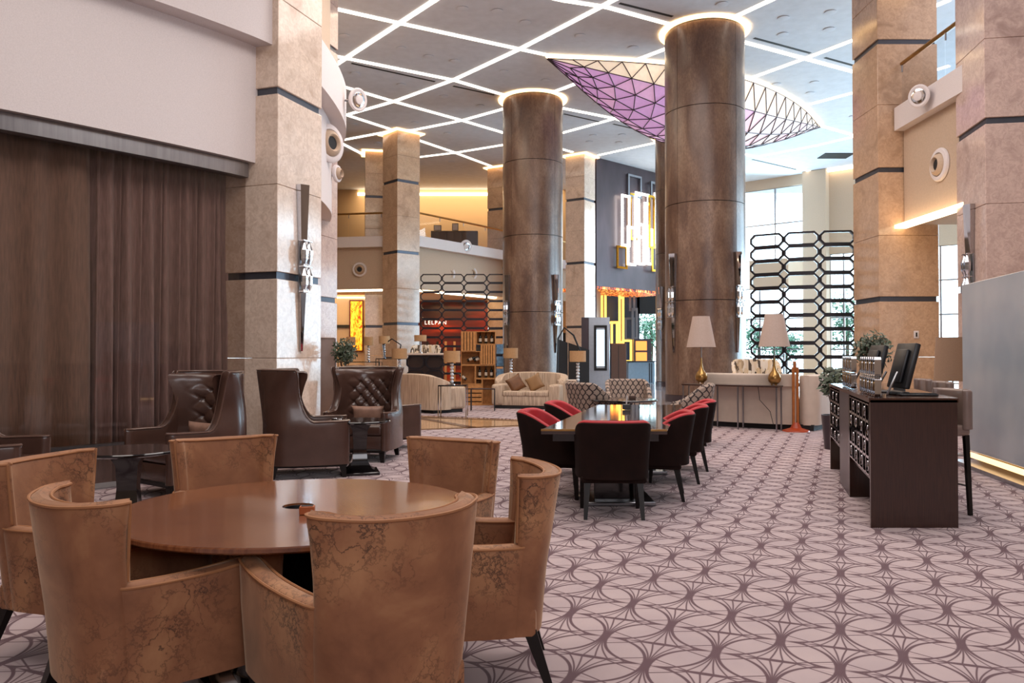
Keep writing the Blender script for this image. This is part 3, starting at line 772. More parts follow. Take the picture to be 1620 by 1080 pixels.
# ================================================================= WINDOWS AND WALLS AT THE BACK RIGHT
P0 = Vector((X(1178, 44), 44)); P1 = Vector((X(1365, 40), 40)); ud = (P1-P0).normalized(); ua = math.atan2(ud.y, ud.x)
def ux(px):
    k = (px-810)/FPX   # intersection of the pixel column with the wall line
    return (k*P0.y - P0.x)/(ud.x - k*ud.y)
def uwall(name, px0, px1, z0, z1, mat, d0=0, d1=0.4):
    m = MB(); m.box(ux(px0), ux(px1), d0, d1, z0, z1); return struct(name, m, mat, loc=(P0.x, P0.y, 0), rz=ua, smooth=0)
uwall('wall_window_head', 1090, 1282, 10.45, H, M['beige_wall'])
uwall('wall_window_spandrel', 1186, 1282, 5.0, 6.55, M['beige_wall'])
uwall('wall_window_left', 1090, 1130, 0, H, M['beige_wall'])
uwall('wall_window_pier', 1276, 1313, 0, H-0.03, M['beige_wall'], -0.5, 0.4)
uwall('wall_window_upper', 1313, 1660, 6.6, H, M['beige_wall'])
uwall('wall_window_pier_right', 1356, 1378, 0, 6.6, M['beige_wall'], -0.2, 0.4)
uwall('trim_30', 1282, 1400, H-0.14, H-0.06, M['cove_white'], -0.3, -0.1)
wn = 0
def uwindow(px0, px1, z0, z1, cols, rows):
    global wn; wn += 1
    t = thing('window_%d' % (wn+1), None, None, (P0.x, P0.y, 0), ua); t['kind'] = 'structure'
    a, b_ = ux(px0), ux(px1)
    for i in range(cols+1):
        x = a + (b_-a)*i/cols; m = MB(); m.box(x-0.04, x+0.04, 0.1, 0.22, z0, z1); mk('mullion', m, M['steel'], t, smooth=0)
    for j in range(rows+1):
        z = z0 + (z1-z0)*j/rows; m = MB(); m.box(a, b_, 0.12, 0.2, z-0.035, z+0.035); mk('transom', m, M['steel'], t, smooth=0)
    for i in range(cols):
        for j in range(rows):
            m = MB(); m.box(a+(b_-a)*i/cols, a+(b_-a)*(i+1)/cols, 0.155, 0.165, z0+(z1-z0)*j/rows, z0+(z1-z0)*(j+1)/rows); mk('pane', m, M['glass'], t, smooth=0)
uwindow(1130, 1278, 6.55, 10.45, 3, 2)
uwindow(1130, 1278, 0, 5.0, 4, 3)
uwindow(1313, 1356, 0, 6.6, 2, 4)
uwindow(1378, 1655, 0, 6.6, 7, 4)
# glazed side of the hall beyond the right columns
t = thing('window_9', None, None, (22.0, 20, 0), PI/2); t['kind'] = 'structure'
for i in range(9):
    m = MB(); m.box(i*2-0.05, i*2+0.05, 0.1, 0.22, 0, 6.6); mk('mullion', m, M['steel'], t, smooth=0)
for z in (0, 2.2, 4.4, 6.5):
    m = MB(); m.box(0, 16, 0.12, 0.2, z, z+0.07); mk('transom', m, M['steel'], t, smooth=0)
w = MB(); w.box(22.0, 22.4, 20, 36, 6.6, 8.0); struct('wall_side_spandrel', w, M['beige_wall'], smooth=0)
# outside ground and planting
gr = MB(); gr.box(-30, 60, 47.5, 120, -0.25, -0.05); tag(mk('pavement', gr, plain('pale_paving', '#9AA6A8', 0.8), smooth=0), 'pale paving outside the far windows', 'pavement', kind='structure')
gr = MB(); gr.box(22.5, 60, -8, 47.5, -0.25, -0.05); tag(mk('pavement', gr, plain('pale_paving', '#9AA6A8', 0.8), smooth=0), 'pale paving outside the right windows', 'pavement', kind='structure')
def leaves(mb, c, rx, rz_, n, size, rnd, shell=0.5):
    for _ in range(n):
        while True:
            d = Vector((rnd.uniform(-1,1), rnd.uniform(-1,1), rnd.uniform(-1,1)))
            if 0.05 < d.length <= 1: break
        d = d.normalized()*rnd.uniform(shell, 1)
        p = Vector((c[0]+d.x*rx, c[1]+d.y*rx, c[2]+d.z*rz_))
        a = Vector((rnd.gauss(0,1), rnd.gauss(0,1), rnd.gauss(0,1))).normalized(); b_ = a.orthogonal().normalized(); s_ = size*rnd.uniform(0.6, 1.3)
        mb.add([p - a*s_, p + b_*s_*0.4, p + a*s_, p - b_*s_*0.4], [(0,1,2,3)])
M['leaf_out'] = plain('tree_leaf', '#3E6B50', 0.6, var=0.5, vs=2)
M['leaf_in'] = plain('house_plant_leaf', '#44503C', 0.5, var=0.5, vs=12)
M['bark'] = plain('bark', '#4B3B30', 0.8, var=0.2)
for i, (px, y, h_, r_) in enumerate(((1030, 54, 5.0, 1.9), (1200, 53, 4.2, 1.9), (1243, 55, 3.4, 1.6), (1340, 50, 5.5, 1.5), (1296, 57, 3.4, 1.3))):
    rnd = random.Random(i); lb = ['tree outside behind the reception window', 'tree outside the window left of the sofa lamps', 'low tree outside behind the right sofa lamp', 'taller tree outside the narrow window near the marble column', 'small tree outside beside the window pier'][i]
    t = thing('tree', lb, 'tree', (X(px, y), y, -0.05)); m = MB(); m.tube([(0,0,0), (0.05,0,h_*0.4), (0,0.1,h_*0.75)], 0.11, 7); mk('trunk', m, M['bark'], t)
    m = MB(); leaves(m, (0,0,h_*0.62), r_, h_*0.42, 1500, 0.14, rnd, 0.2); tag(mk('foliage', m, M['leaf_out'], t, smooth=0, fix=False), kind='stuff')

# ================================================================= LATTICE SCREENS
def screen(label, nodes_px, ztop, rows, rp, cham, bar, dep, cut=0):
    pts = [Vector((X(px, y), y)) for px, y in nodes_px]
    t = thing('lattice_screen', label, 'screen', (pts[0].x, pts[0].y, 0))
    for a, b_ in zip(pts, pts[1:]):
        wd = (b_-a).length; ang = math.atan2((b_-a).y, (b_-a).x); mid = (a+b_)/2 - pts[0]
        m = MB(); frame_prism(m, wd, rp, bar, dep, cham); pr = None
        for r in range(rows):
            z = ztop - rp*(r+0.5)
            if pr is None: pr = mk('lattice_cell', m, M['screenbar'], t, smooth=0, loc=(mid.x, mid.y, z), rz=ang)
            else: inst(pr, t, loc=(mid.x, mid.y, z))
    zb = ztop - rp*rows; n_ = MB()
    n_.sweep([tuple(q - pts[0]) for q in pts], lambda i: [(-dep/2, 0), (dep/2, 0), (dep/2, zb+0.02), (-dep/2, zb+0.02)]); mk('plinth', n_, M['screenbar'], t, smooth=0)
screen('tall dark lattice screen of eight-sided cells in front of the bright windows', [(1188, 21.9), (1241, 21.4), (1297, 21.1), (1354, 21.0), (1410, 21.0)], 4.70, 12, 0.375, 0.115, 0.052, 0.10)
screen('dark lattice screen in front of the red bar wall at the far left', [(665, 33), (699, 33), (734, 33), (770, 33), (803, 33)], 4.75, 12, 0.378, 0.11, 0.045, 0.09)

# ================================================================= HANGING LANTERN
def lantern():
    T1 = atz(866, 86, H); T2 = atz(1297, 196, H); c = (T1+T2)/2; d = (T2-T1); L = d.length; ang = math.atan2(d.y, d.x)
    t = thing('hanging_lantern', 'boat-shaped ceiling lantern of pink and white panels in a triangular bronze mesh', 'lantern', (c.x, c.y, H), ang)
    NU, NV = 19, 7
    def prof(u): return max(1 - abs(u)**1.9, 0.0)**1.15
    def P(u, v):   # u -1..1 along, v 0..1 across the belly
        w = prof(u); th = PI*v
        wob = 0.12*math.sin(u*2.6+0.6)
        return Vector((u*L/2, -math.cos(th)*(2.15*w) + wob*w, -math.sin(th)**0.85*(1.80*w) - 0.12))
    pm = [plain('lantern_panel_%s' % k, c_, 0.45) for k, c_ in (('violet', '#C596C6'), ('pink', '#D2A4C8'), ('rose', '#D9B4BC'), ('cream', '#E6D2BC'), ('pearl', '#DECBCB'))]
    for q, e in zip(pm, (0.42, 0.42, 0.36, 0.5, 0.36)):
        b = q.node_tree.nodes['Principled BSDF']; nt = q.node_tree
        nt.links.new(b.inputs['Base Color'].links[0].from_socket, b.inputs['Emission Color']); b.inputs['Emission Strength'].default_value = e
    rnd = random.Random(3); bars = MB(); seen = set()
    def us(i): return -1 + 2*(i)/NU
    def grid(i, j): return P(us(i + 0.5*(j % 2)) if 0 < i < NU else us(i), j/NV)
    for j in range(NV):
        for i in range(NU):
            a = grid(i, j); b_ = grid(i+1, j); c_ = grid(i, j+1); d_ = grid(i+1, j+1)
            tr = ((a, b_, c_), (b_, d_, c_)) if j % 2 == 0 else ((a, b_, d_), (a, d_, c_))
            for tri in tr:
                if (tri[1]-tri[0]).cross(tri[2]-tri[0]).length < 0.02: continue
                u = (tri[0].x+tri[1].x+tri[2].x)/3/(L/2); k = 0 if u < -0.15 else (1 if u < 0.1 else (2 if u < 0.2 else 4))
                if j == 0: k = 3
                elif rnd.random() < 0.3: k = min(k+1, 4)
                if k == 4 and rnd.random() < 0.3: k = 2
                ce_ = (tri[0]+tri[1]+tri[2])/3; nn = (tri[1]-tri[0]).cross(tri[2]-tri[0]).normalized()*0.012
                q = [ce_ + (p_-ce_)*0.985 for p_ in tri]; m = MB()
                m.add([p_+nn for p_ in q]+[p_-nn for p_ in q], [(0,1,2),(5,4,3),(0,3,4,1),(1,4,5,2),(2,5,3,0)])
                mk('panel', m, pm[k], t, smooth=0, fix=False)
                for e0, e1 in ((0,1),(1,2),(2,0)):
                    key = tuple(sorted((tuple(round(x, 2) for x in tri[e0]), tuple(round(x, 2) for x in tri[e1]))))
                    if key in seen: continue
                    seen.add(key)
                    o_ = Vector((0, (tri[e0].y+tri[e1].y)/2, (tri[e0].z+tri[e1].z)/2)).normalized()*0.03
                    bars.cyl(tri[e0]+o_, tri[e1]+o_, 0.017, n=5, cap=False)
    mk('mesh_frame', bars, plain('lantern_bar', '#3E3038', 0.4, 0.3), t)
    rim = MB(); rim.tube([P(-1+2*i/40, 0.0) + Vector((0, -0.03, 0.06)) for i in range(41)], 0.05, 6); mk('rim_light', rim, M['cove'], t)
    rim = MB(); rim.tube([P(-1+2*i/40, 1.0) + Vector((0, 0.03, 0.06)) for i in range(41)], 0.05, 6); mk('rim_light', rim, M['cove'], t)
lantern()

# ================================================================= RIGHT BALCONY AND FROSTED WALL
def bx(px, z_pts): pass
rb = [(9.02, 30), (9.02, 18.6), (9.12, 14.0)]
m = MB(); m.box(9.02, 9.4, 15.2, 18.56, 6.66, 7.2); struct('trim_40', m, M['white_wall'], smooth=0)
m = MB(); m.box(9.25, 9.55, 15.2, 18.58, 4.5, 6.66); struct('wall_right', m, M['beige_wall'], smooth=0)
m = MB(); m.box(9.3, 16, 16.3, 18.5, 7.0, 7.15); struct('floor_upper_right', m, M['beige_wall'], smooth=0)
m = MB(); m.box(9.3, 16, 16.3, 18.5, 4.44, 4.5); struct('ceiling_right', m, M['beige_wall'], smooth=0)
m = MB(); m.box(9.02, 9.3, 14.9, 18.59, 4.36, 4.44); struct('trim_41', m, M['cove'], smooth=0)
m = MB(); m.box(10.05, 16, 18.9, 19.1, 7.15, H); struct('window_10', m, M['glass'], smooth=0)
nozzle('round air nozzle high on the beige wall between the two right columns', (9.24, X(0,1)*0 + 16.98, aty(0, 259, 16.9).z), (-1, 0), 0.36)
railing('glass railing with steel handrail on the upper right balcony', [(9.2, 18.55), (9.2, 14.8)], 7.2)
# frosted glass wall with light along its foot
fa, fb = atz(1524, 734, 0), atz(1640, 778, 0); fd = (fb-fa).normalized()
t = thing('frosted_wall', 'tall frosted glass panel with an amber light strip along its foot', 'glass panel', fa, math.atan2(fd.y, fd.x)); Lw = (fb-fa).length + 2.0
def frosted():
    m_, nt, b = nodes('frosted_glass'); b.inputs['Base Color'].default_value = C('#A9B2BC'); b.inputs['Roughness'].default_value = 0.22
    n = noise(nt, coords(nt), 1.2, 2); nt.links.new(ramp(nt, n, [(0.35, C('#9FA9B4')), (0.65, C('#B3B8C0'))]), b.inputs['Base Color']); return m_
m = MB(); m.rbox(0, Lw, 0, 0.05, 0.2, 2.28, 0.006, 1); mk('glass_sheet', m, frosted(), t)
m = MB(); m.box(0.02, Lw, 0.0, 0.05, 0.12, 0.17); mk('light_strip', m, emit('amber_foot_light', (1.0, 0.62, 0.28, 1), 1.8), t, smooth=0)
m = MB(); m.box(-0.03, Lw, -0.12, 0.2, 0.0, 0.06); mk('plinth', m, M['steel'], t, smooth=0)
m = MB(); m.box(0.0, Lw, 0.17, 0.5, 0.0, 2.25); mk('wall_core', m, M['beige_wall'], t, smooth=0)
# ================================================================= FURNITURE HELPERS
def suede():
    m, nt, b = nodes('veined_suede'); v = coords(nt)
    n1 = noise(nt, v, 2.6, 5, 0.6, 0.4); E.nt = nt
    n3 = noise(nt, v, 2.3, 2, 0.5)
    def veins(sc, amp, wd, off):
        nz = nt.nodes.new('ShaderNodeTexNoise'); nz.inputs['Scale'].default_value = 4.5; nz.inputs['Detail'].default_value = 7; nz.inputs['Roughness'].default_value = 0.62
        nt.links.new(coords(nt, (1,1,1), (off, off*0.5, 0)), nz.inputs['Vector'])
        vm = nt.nodes.new('ShaderNodeVectorMath'); vm.operation = 'MULTIPLY_ADD'; nt.links.new(nz.outputs['Color'], vm.inputs[0]); vm.inputs[1].default_value = (amp,)*3; nt.links.new(v, vm.inputs[2])
        vo = nt.nodes.new('ShaderNodeTexVoronoi'); vo.feature = 'DISTANCE_TO_EDGE'; vo.inputs['Scale'].default_value = sc; nt.links.new(vm.outputs[0], vo.inputs['Vector'])
        return E(vo.outputs['Distance']).step(wd, wd*0.8)
    ln = veins(3.6, 0.75, 0.020, 0.0) * (0.53 - E(n3)).step(0.0, 0.05)
    ln = ln.mx(veins(9.0, 0.5, 0.030, 0.7) * (0.47 - E(n3)).step(0.0, 0.05) * 0.6)
    c = ramp(nt, n1, [(0.3, C('#71462D')), (0.5, C('#8F5F40')), (0.72, C('#B2825A'))])
    c = mix(nt, (ln*0.8).v, c, C('#2A150E'))
    nt.links.new(c, b.inputs['Base Color']); b.inputs['Roughness'].default_value = 0.75
    b.inputs['Sheen Weight'].default_value = 0.35; b.inputs['Sheen Roughness'].default_value = 0.4
    b.inputs['Sheen Tint'].default_value = (1.0, 0.78, 0.55, 1); bump(nt, b, noise(nt, v, 300, 2), 0.1, 0.002)
    return m
def wood(name, a, b2, sc=(1, 14, 1), rough=0.14, coat=0.6, scale=6):
    m, nt, b = nodes(name); n = noise(nt, coords(nt, sc), scale, 6, 0.6, 0.3); n2 = noise(nt, coords(nt), 2, 3)
    c = ramp(nt, n, [(0.3, C(a)), (0.7, C(b2))]); c = mix(nt, ramp(nt, n2, [(0.4, (0,0,0,1)), (0.7, (0.3,0.3,0.3,1))]), c, C(a))
    nt.links.new(c, b.inputs['Base Color']); b.inputs['Roughness'].default_value = rough
    if coat: b.inputs['Coat Weight'].default_value = coat; b.inputs['Coat Roughness'].default_value = 0.08
    return m
M['suede'] = suede()
M['walnut_top'] = wood('walnut_veneer', '#5E3420', '#8C5634', (1.2, 16, 1), 0.2, 0.8)
M['deskwood'] = wood('dark_desk_veneer', '#2A1712', '#41261D', (18, 18, 0.8), 0.3, 0.3)
M['desktop'] = wood('desk_top_veneer', '#38201A', '#4C2C20', (1, 12, 1), 0.15, 0.6)
M['leather'] = plain('brown_leather', '#4A342C', 0.27, 0, 0.14, 5, coat=0.15, bmp=0.05)
M['leather_grey'] = plain('taupe_leather', '#7D6A62', 0.34, 0, 0.1, 5)
M['welt'] = plain('leather_welt', '#5A4238', 0.3)
M['suede_welt'] = plain('suede_piping', '#9C6A44', 0.7)
M['satin'] = plain('satin_pillow', '#9A7766', 0.45, 0, 0.2, 12)
M['red'] = plain('red_velvet', '#A5081A', 0.6, 0, 0.25, 9)
M['red'].node_tree.nodes['Principled BSDF'].inputs['Sheen Weight'].default_value = 0.3; M['red'].node_tree.nodes['Principled BSDF'].inputs['Sheen Tint'].default_value = (1, 0.2, 0.2, 1)
M['redrear'] = plain('dark_velvet', '#1C0D09', 0.85, 0, 0.35, 5, spec=0.2)
def striped_cream():
    m, nt, b = nodes('cream_striped_fabric'); n = noise(nt, coords(nt, (22, 22, 0.7)), 3, 3); n2 = noise(nt, coords(nt), 2, 3)
    c = ramp(nt, n, [(0.38, C('#9B8775')), (0.55, C('#C2AD97')), (0.7, C('#D2BFA8'))]); nt.links.new(c, b.inputs['Base Color']); b.inputs['Roughness'].default_value = 0.85; return m
M['cream'] = striped_cream()
M['whitesofa'] = plain('off_white_upholstery', '#CDBCAE', 0.8, 0, 0.05, 6)
def scroll_fabric():
    m, nt, b = nodes('scroll_pattern_fabric'); E.nt = nt
    tc = nt.nodes.new('ShaderNodeTexCoord'); sp = nt.nodes.new('ShaderNodeSeparateXYZ'); nt.links.new(tc.outputs['Object'], sp.inputs[0])
    x, y, z = (E(o) for o in sp.outputs); a = E.op('ARCTAN2', x, y)*0.42
    def wv(sh):
        s = E.op('SINE', z*42.0 + sh*PI)
        d = E.op('PINGPONG', a + s*0.028 + 10.0 + sh*0.055, 0.055)
        return d.step(0.013, 0.004)
    l = wv(0).mx(wv(1)*E.op('SINE', z*42.0).step(0.6, 0.1))
    c = mix(nt, l.v, C('#A08D80'), C('#2B2224')); nt.links.new(c, b.inputs['Base Color']); b.inputs['Roughness'].default_value = 0.8; return m
M['scroll'] = scroll_fabric()
def geo_fabric():
    m, nt, b = nodes('geometric_pattern_fabric'); br = nt.nodes.new('ShaderNodeTexBrick'); nt.links.new(coords(nt, (1,1,1), (PI/2, 0, PI/2)), br.inputs[0])
    v = nt.nodes.new('ShaderNodeTexVoronoi'); v.inputs['Scale'].default_value = 1.0; v.distance = 'CHEBYCHEV'; nt.links.new(coords(nt, (17, 17, 5)), v.inputs['Vector'])
    c = ramp(nt, v.outputs['Color'], [(0.0, C('#2E2724')), (0.35, C('#5A4B3E')), (0.4, C('#C9B08C')), (0.75, C('#D8CDBF'))])
    nt.nodes.remove(br); nt.links.new(c, b.inputs['Base Color']); b.inputs['Roughness'].default_value = 0.8; return m
M['geo'] = geo_fabric()
def dens(P, n=4): return smooth_path(P, n)
def mirror(P): return P + [(-x, y) for x, y in P[::-1][0 if P[-1][0] != 0 else 1:]]
def padded(mb, path, th, z0, zts, edge=0.9, nz=5, rnd=True):
    """upholstered wall: rounded top, rounded ends. returns the two top edge lines (for piping)"""
    N = len(path); h = th/2; L = [0]
    for a, b_ in zip(path, path[1:]): L.append(L[-1] + math.hypot(a[0]-b_[0], a[1]-b_[1]))
    def ef(i):
        if not rnd: return 1, 0
        d = min(L[i], L[-1]-L[i]); r = h*1.1
        if d >= r: return 1, 0
        f = math.sqrt(max(0.0, 1-((r-d)/r)**2)); return max(f, 0.25), 0
    def sec(i):
        e, _ = ef(i); hh = h*e; zt = zts[i]; r = min(h*edge, 0.03); s = []
        for j in range(nz+1): s.append((-hh, z0 + (zt-r-z0)*j/nz))
        for k in range(1, 4):
            a = PI/2*k/4; s.append((-hh + r*e*(1-math.cos(a)), zt - r + r*math.sin(a)))
        s.append((-hh+r*e, zt)); s.append((0, zt+0.004)); s.append((hh-r*e, zt))
        for k in range(1, 4):
            a = PI/2*k/4; s.append((hh - r*e*(1-math.sin(a)), zt - r + r*math.cos(a)))
        for j in range(nz+1): s.append((hh, zt-r + (z0-zt+r)*j/nz))
        return s
    mb.sweep(path, sec)
    ed = [[], []]
    for i in range(N):
        t = Vector((path[min(i+1,N-1)][0]-path[max(i-1,0)][0], path[min(i+1,N-1)][1]-path[max(i-1,0)][1])).normalized(); n = Vector((-t.y, t.x))
        for k, sg in enumerate((-1, 1)):
            o = sg*h*ef(i)[0]*0.93; ed[k].append((path[i][0]+n.x*o, path[i][1]+n.y*o, zts[i]-0.008))
    return ed
def pillow(name, w, h, d, mat, parent=None, **k):
    n = 10; vs = []; fs = []
    for s_ in (-1, 1):
        for j in range(n+1):
            for i in range(n+1):
                u, v = 2*i/n-1, 2*j/n-1
                pin = 1 - 0.10*(1-u*u)*abs(v)**3 ; pin2 = 1 - 0.10*(1-v*v)*abs(u)**3
                t = ((1-u**4)*(1-v**4))**0.5
                vs.append((u*w/2*pin2, s_*d/2*t, v*h/2*pin))
    N = (n+1)**2
    for s_ in (0, 1):
        for j in range(n):
            for i in range(n): fs.append([s_*N + q for q in (j*(n+1)+i, j*(n+1)+i+1, (j+1)*(n+1)+i+1, (j+1)*(n+1)+i)])
    m = MB(); m.add(vs, fs); return mk(name, m, mat, parent, smooth=3.2, **k)
def leg(mb, p0, p1, r0, r1):
    p0 = Vector(p0); p1 = Vector(p1); vs = []
    for p, r in ((p0, r0), (p1, r1)): vs += [(p.x-r, p.y-r, p.z), (p.x+r, p.y-r, p.z), (p.x+r, p.y+r, p.z), (p.x-r, p.y+r, p.z)]
    mb.add(vs, [(3,2,1,0),(4,5,6,7),(0,1,5,4),(1,2,6,5),(2,3,7,6),(3,0,4,7)]); return mb

# ================================================================= ROUND TABLE AND ITS SIX CHAIRS
TC = Vector((-0.965, 3.58)); TZ = 0.715
t = thing('round_table', 'large round walnut table with a dark pedestal, surrounded by veined suede chairs', 'table', (TC.x, TC.y, 0.012), 0.35)
m = MB(); m.lathe([(0.075, 0.688), (0.75, 0.688), (0.775, 0.694), (0.78, 0.703), (0.775, 0.702), (0.775, 0.703), (0.075, 0.703)], 96)
m = MB(); R0 = 0.78; m.lathe([(0.07, 0.676), (R0-0.012, 0.676), (R0, 0.684), (R0, 0.698), (R0-0.004, 0.703), (0.07, 0.703), (0.07, 0.676)], 96); mk('tabletop', m, M['walnut_top'], t, smooth=0.5)
m = MB(); m.lathe([(0.0, 0.655), (0.068, 0.655), (0.068, 0.695), (0.062, 0.695), (0.062, 0.664), (0.0, 0.664)], 32); mk('cable_well', m, M['blackmatt'], t)
m = MB(); m.lathe([(0.0, 0.61), (0.35, 0.61), (0.39, 0.655), (0.40, 0.676), (0.0, 0.676)], 64); mk('apron', m, M['black'], t)
m = MB(); m.lathe([(0.0, 0.03), (0.30, 0.03), (0.24, 0.3), (0.26, 0.6), (0, 0.6)], 40); mk('pedestal', m, M['black'], t)
m = MB(); m.lathe([(0.0, 0.0), (0.42, 0.0), (0.42, 0.025), (0.38, 0.035), (0.0, 0.035)], 48); mk('base_plate', m, M['black'], t)
q = atz(486, 812, TZ+0.003)
m = MB(); m.rbox(-0.032, 0.032, -0.02, 0.02, 0, 0.035, 0.003, 1); bx_ = mk('wooden_block', m, plain('orange_wood', '#A4552A', 0.35), loc=(q.x, q.y, TZ+0.0005), rz=0.15)
tag(bx_, 'small orange-brown wooden block beside the cable hole on the round table', 'block')
m = MB(); m.box(-0.024, 0.024, -0.012, 0.012, 0.035, 0.037); mk('slot', m, M['slot'], bx_, smooth=0)

def suede_chair(label, loc, rz):
    t = thing('tub_chair', label, 'chair', loc, rz, 'veined suede tub chairs round the walnut table')
    def wp(x, y, z):
        f = max(0, z-0.5)/0.4; g = max(0, 0.5-z)/0.25
        return (x*(1+0.12*f*f)*(1-0.06*g), y - 0.07*f*(1 if y < 0 else 0) + 0.05*f*f*min(1, abs(x)/0.25)**2 + 0.02*g*(y < 0), z)
    half = [(-0.266, -0.20), (-0.262, -0.225), (-0.240, -0.270), (-0.19, -0.298), (-0.13, -0.312), (-0.06, -0.318), (0.0, -0.32)]
    P = dens(mirror(half), 4); zt = [0.885 + 0.025*min(1, (abs(x)/0.32))**3 for x, y in P]
    m = MB(); ed = padded(m, P, 0.078, 0.235, zt, nz=8); m.warp(wp); mk('backrest', m, M['suede'], t)
    pm_ = MB()
    for e in ed: pm_.tube(e, 0.006, 6)
    for k in (0, -1):   # down the front edge of the wings
        a = ed[1 if k == 0 else 1][k]; pm_.tube([(ed[0][k][0], ed[0][k][1], 0.89), (ed[0][k][0], ed[0][k][1], 0.62)], 0.006, 6)
    pm_.warp(wp); mk('piping', pm_, M['suede_welt'], t)
    for sx in (-1, 1):
        A = dens([(sx*0.262, -0.245), (sx*0.285, -0.06), (sx*0.306, 0.14), (sx*0.300, 0.35)], 5); n = len(A)
        za = [0.612 + 0.045*(i/(n-1)) - 0.02*math.sin(PI*i/(n-1)) for i in range(n)]
        m = MB(); ed = padded(m, A, 0.088, 0.235, za, nz=6); m.warp(wp); mk('arm', m, M['suede'], t)
        pp = MB()
        for e in ed: pp.tube(e, 0.006, 6)
        pp.warp(wp); mk('piping', pp, M['suede_welt'], t)
    m = MB(); m.rbox(-0.265, 0.265, -0.29, 0.31, 0.34, 0.47, 0.045, 3); mk('seat_cushion', m, M['suede'], t)
    m = MB(); m.rbox(-0.265, 0.265, -0.30, 0.29, 0.225, 0.345, 0.02, 2); mk('seat_base', m, M['suede'], t)
    for sx in (-1, 1):
        m = MB(); leg(m, (sx*0.27, 0.30, 0.0), (sx*0.25, 0.25, 0.26), 0.016, 0.028); mk('leg', m, M['darkwood_leg'], t, smooth=0)
        m = MB(); leg(m, (sx*0.26, -0.36, 0.0), (sx*0.23, -0.27, 0.26), 0.016, 0.028); mk('leg', m, M['darkwood_leg'], t, smooth=0)
    return t
RC = Vector((-1.0, 3.62))
backs = [((-2.36, 3.86), 'veined suede tub chair at far left of the round table, cut by the picture edge'),
         ((-1.53, 2.70), 'nearest-left veined suede tub chair seen from behind at the round table'),
         ((-0.35, 2.50), 'veined suede tub chair seen from behind at the front of the round table'),
         ((0.155, 3.42), 'veined suede tub chair in profile at the right side of the round table'),
         ((-0.25, 4.66), 'veined suede tub chair facing out at the far right of the round table'),
         ((-1.76, 4.78), 'veined suede tub chair facing the camera in front of the leather wing chairs')]
turn = [0, -0.22, 0.12, 0.22, 0.14, 0.0]
for ((bx0, by0), lb), tw in zip(backs, turn):
    d = (RC - Vector((bx0, by0))).normalized(); c = Vector((bx0, by0)) + d*0.37
    suede_chair(lb, (c.x, c.y, 0.012), math.atan2(d.y, d.x) - PI/2 + tw).scale = (0.94, 1, 1)

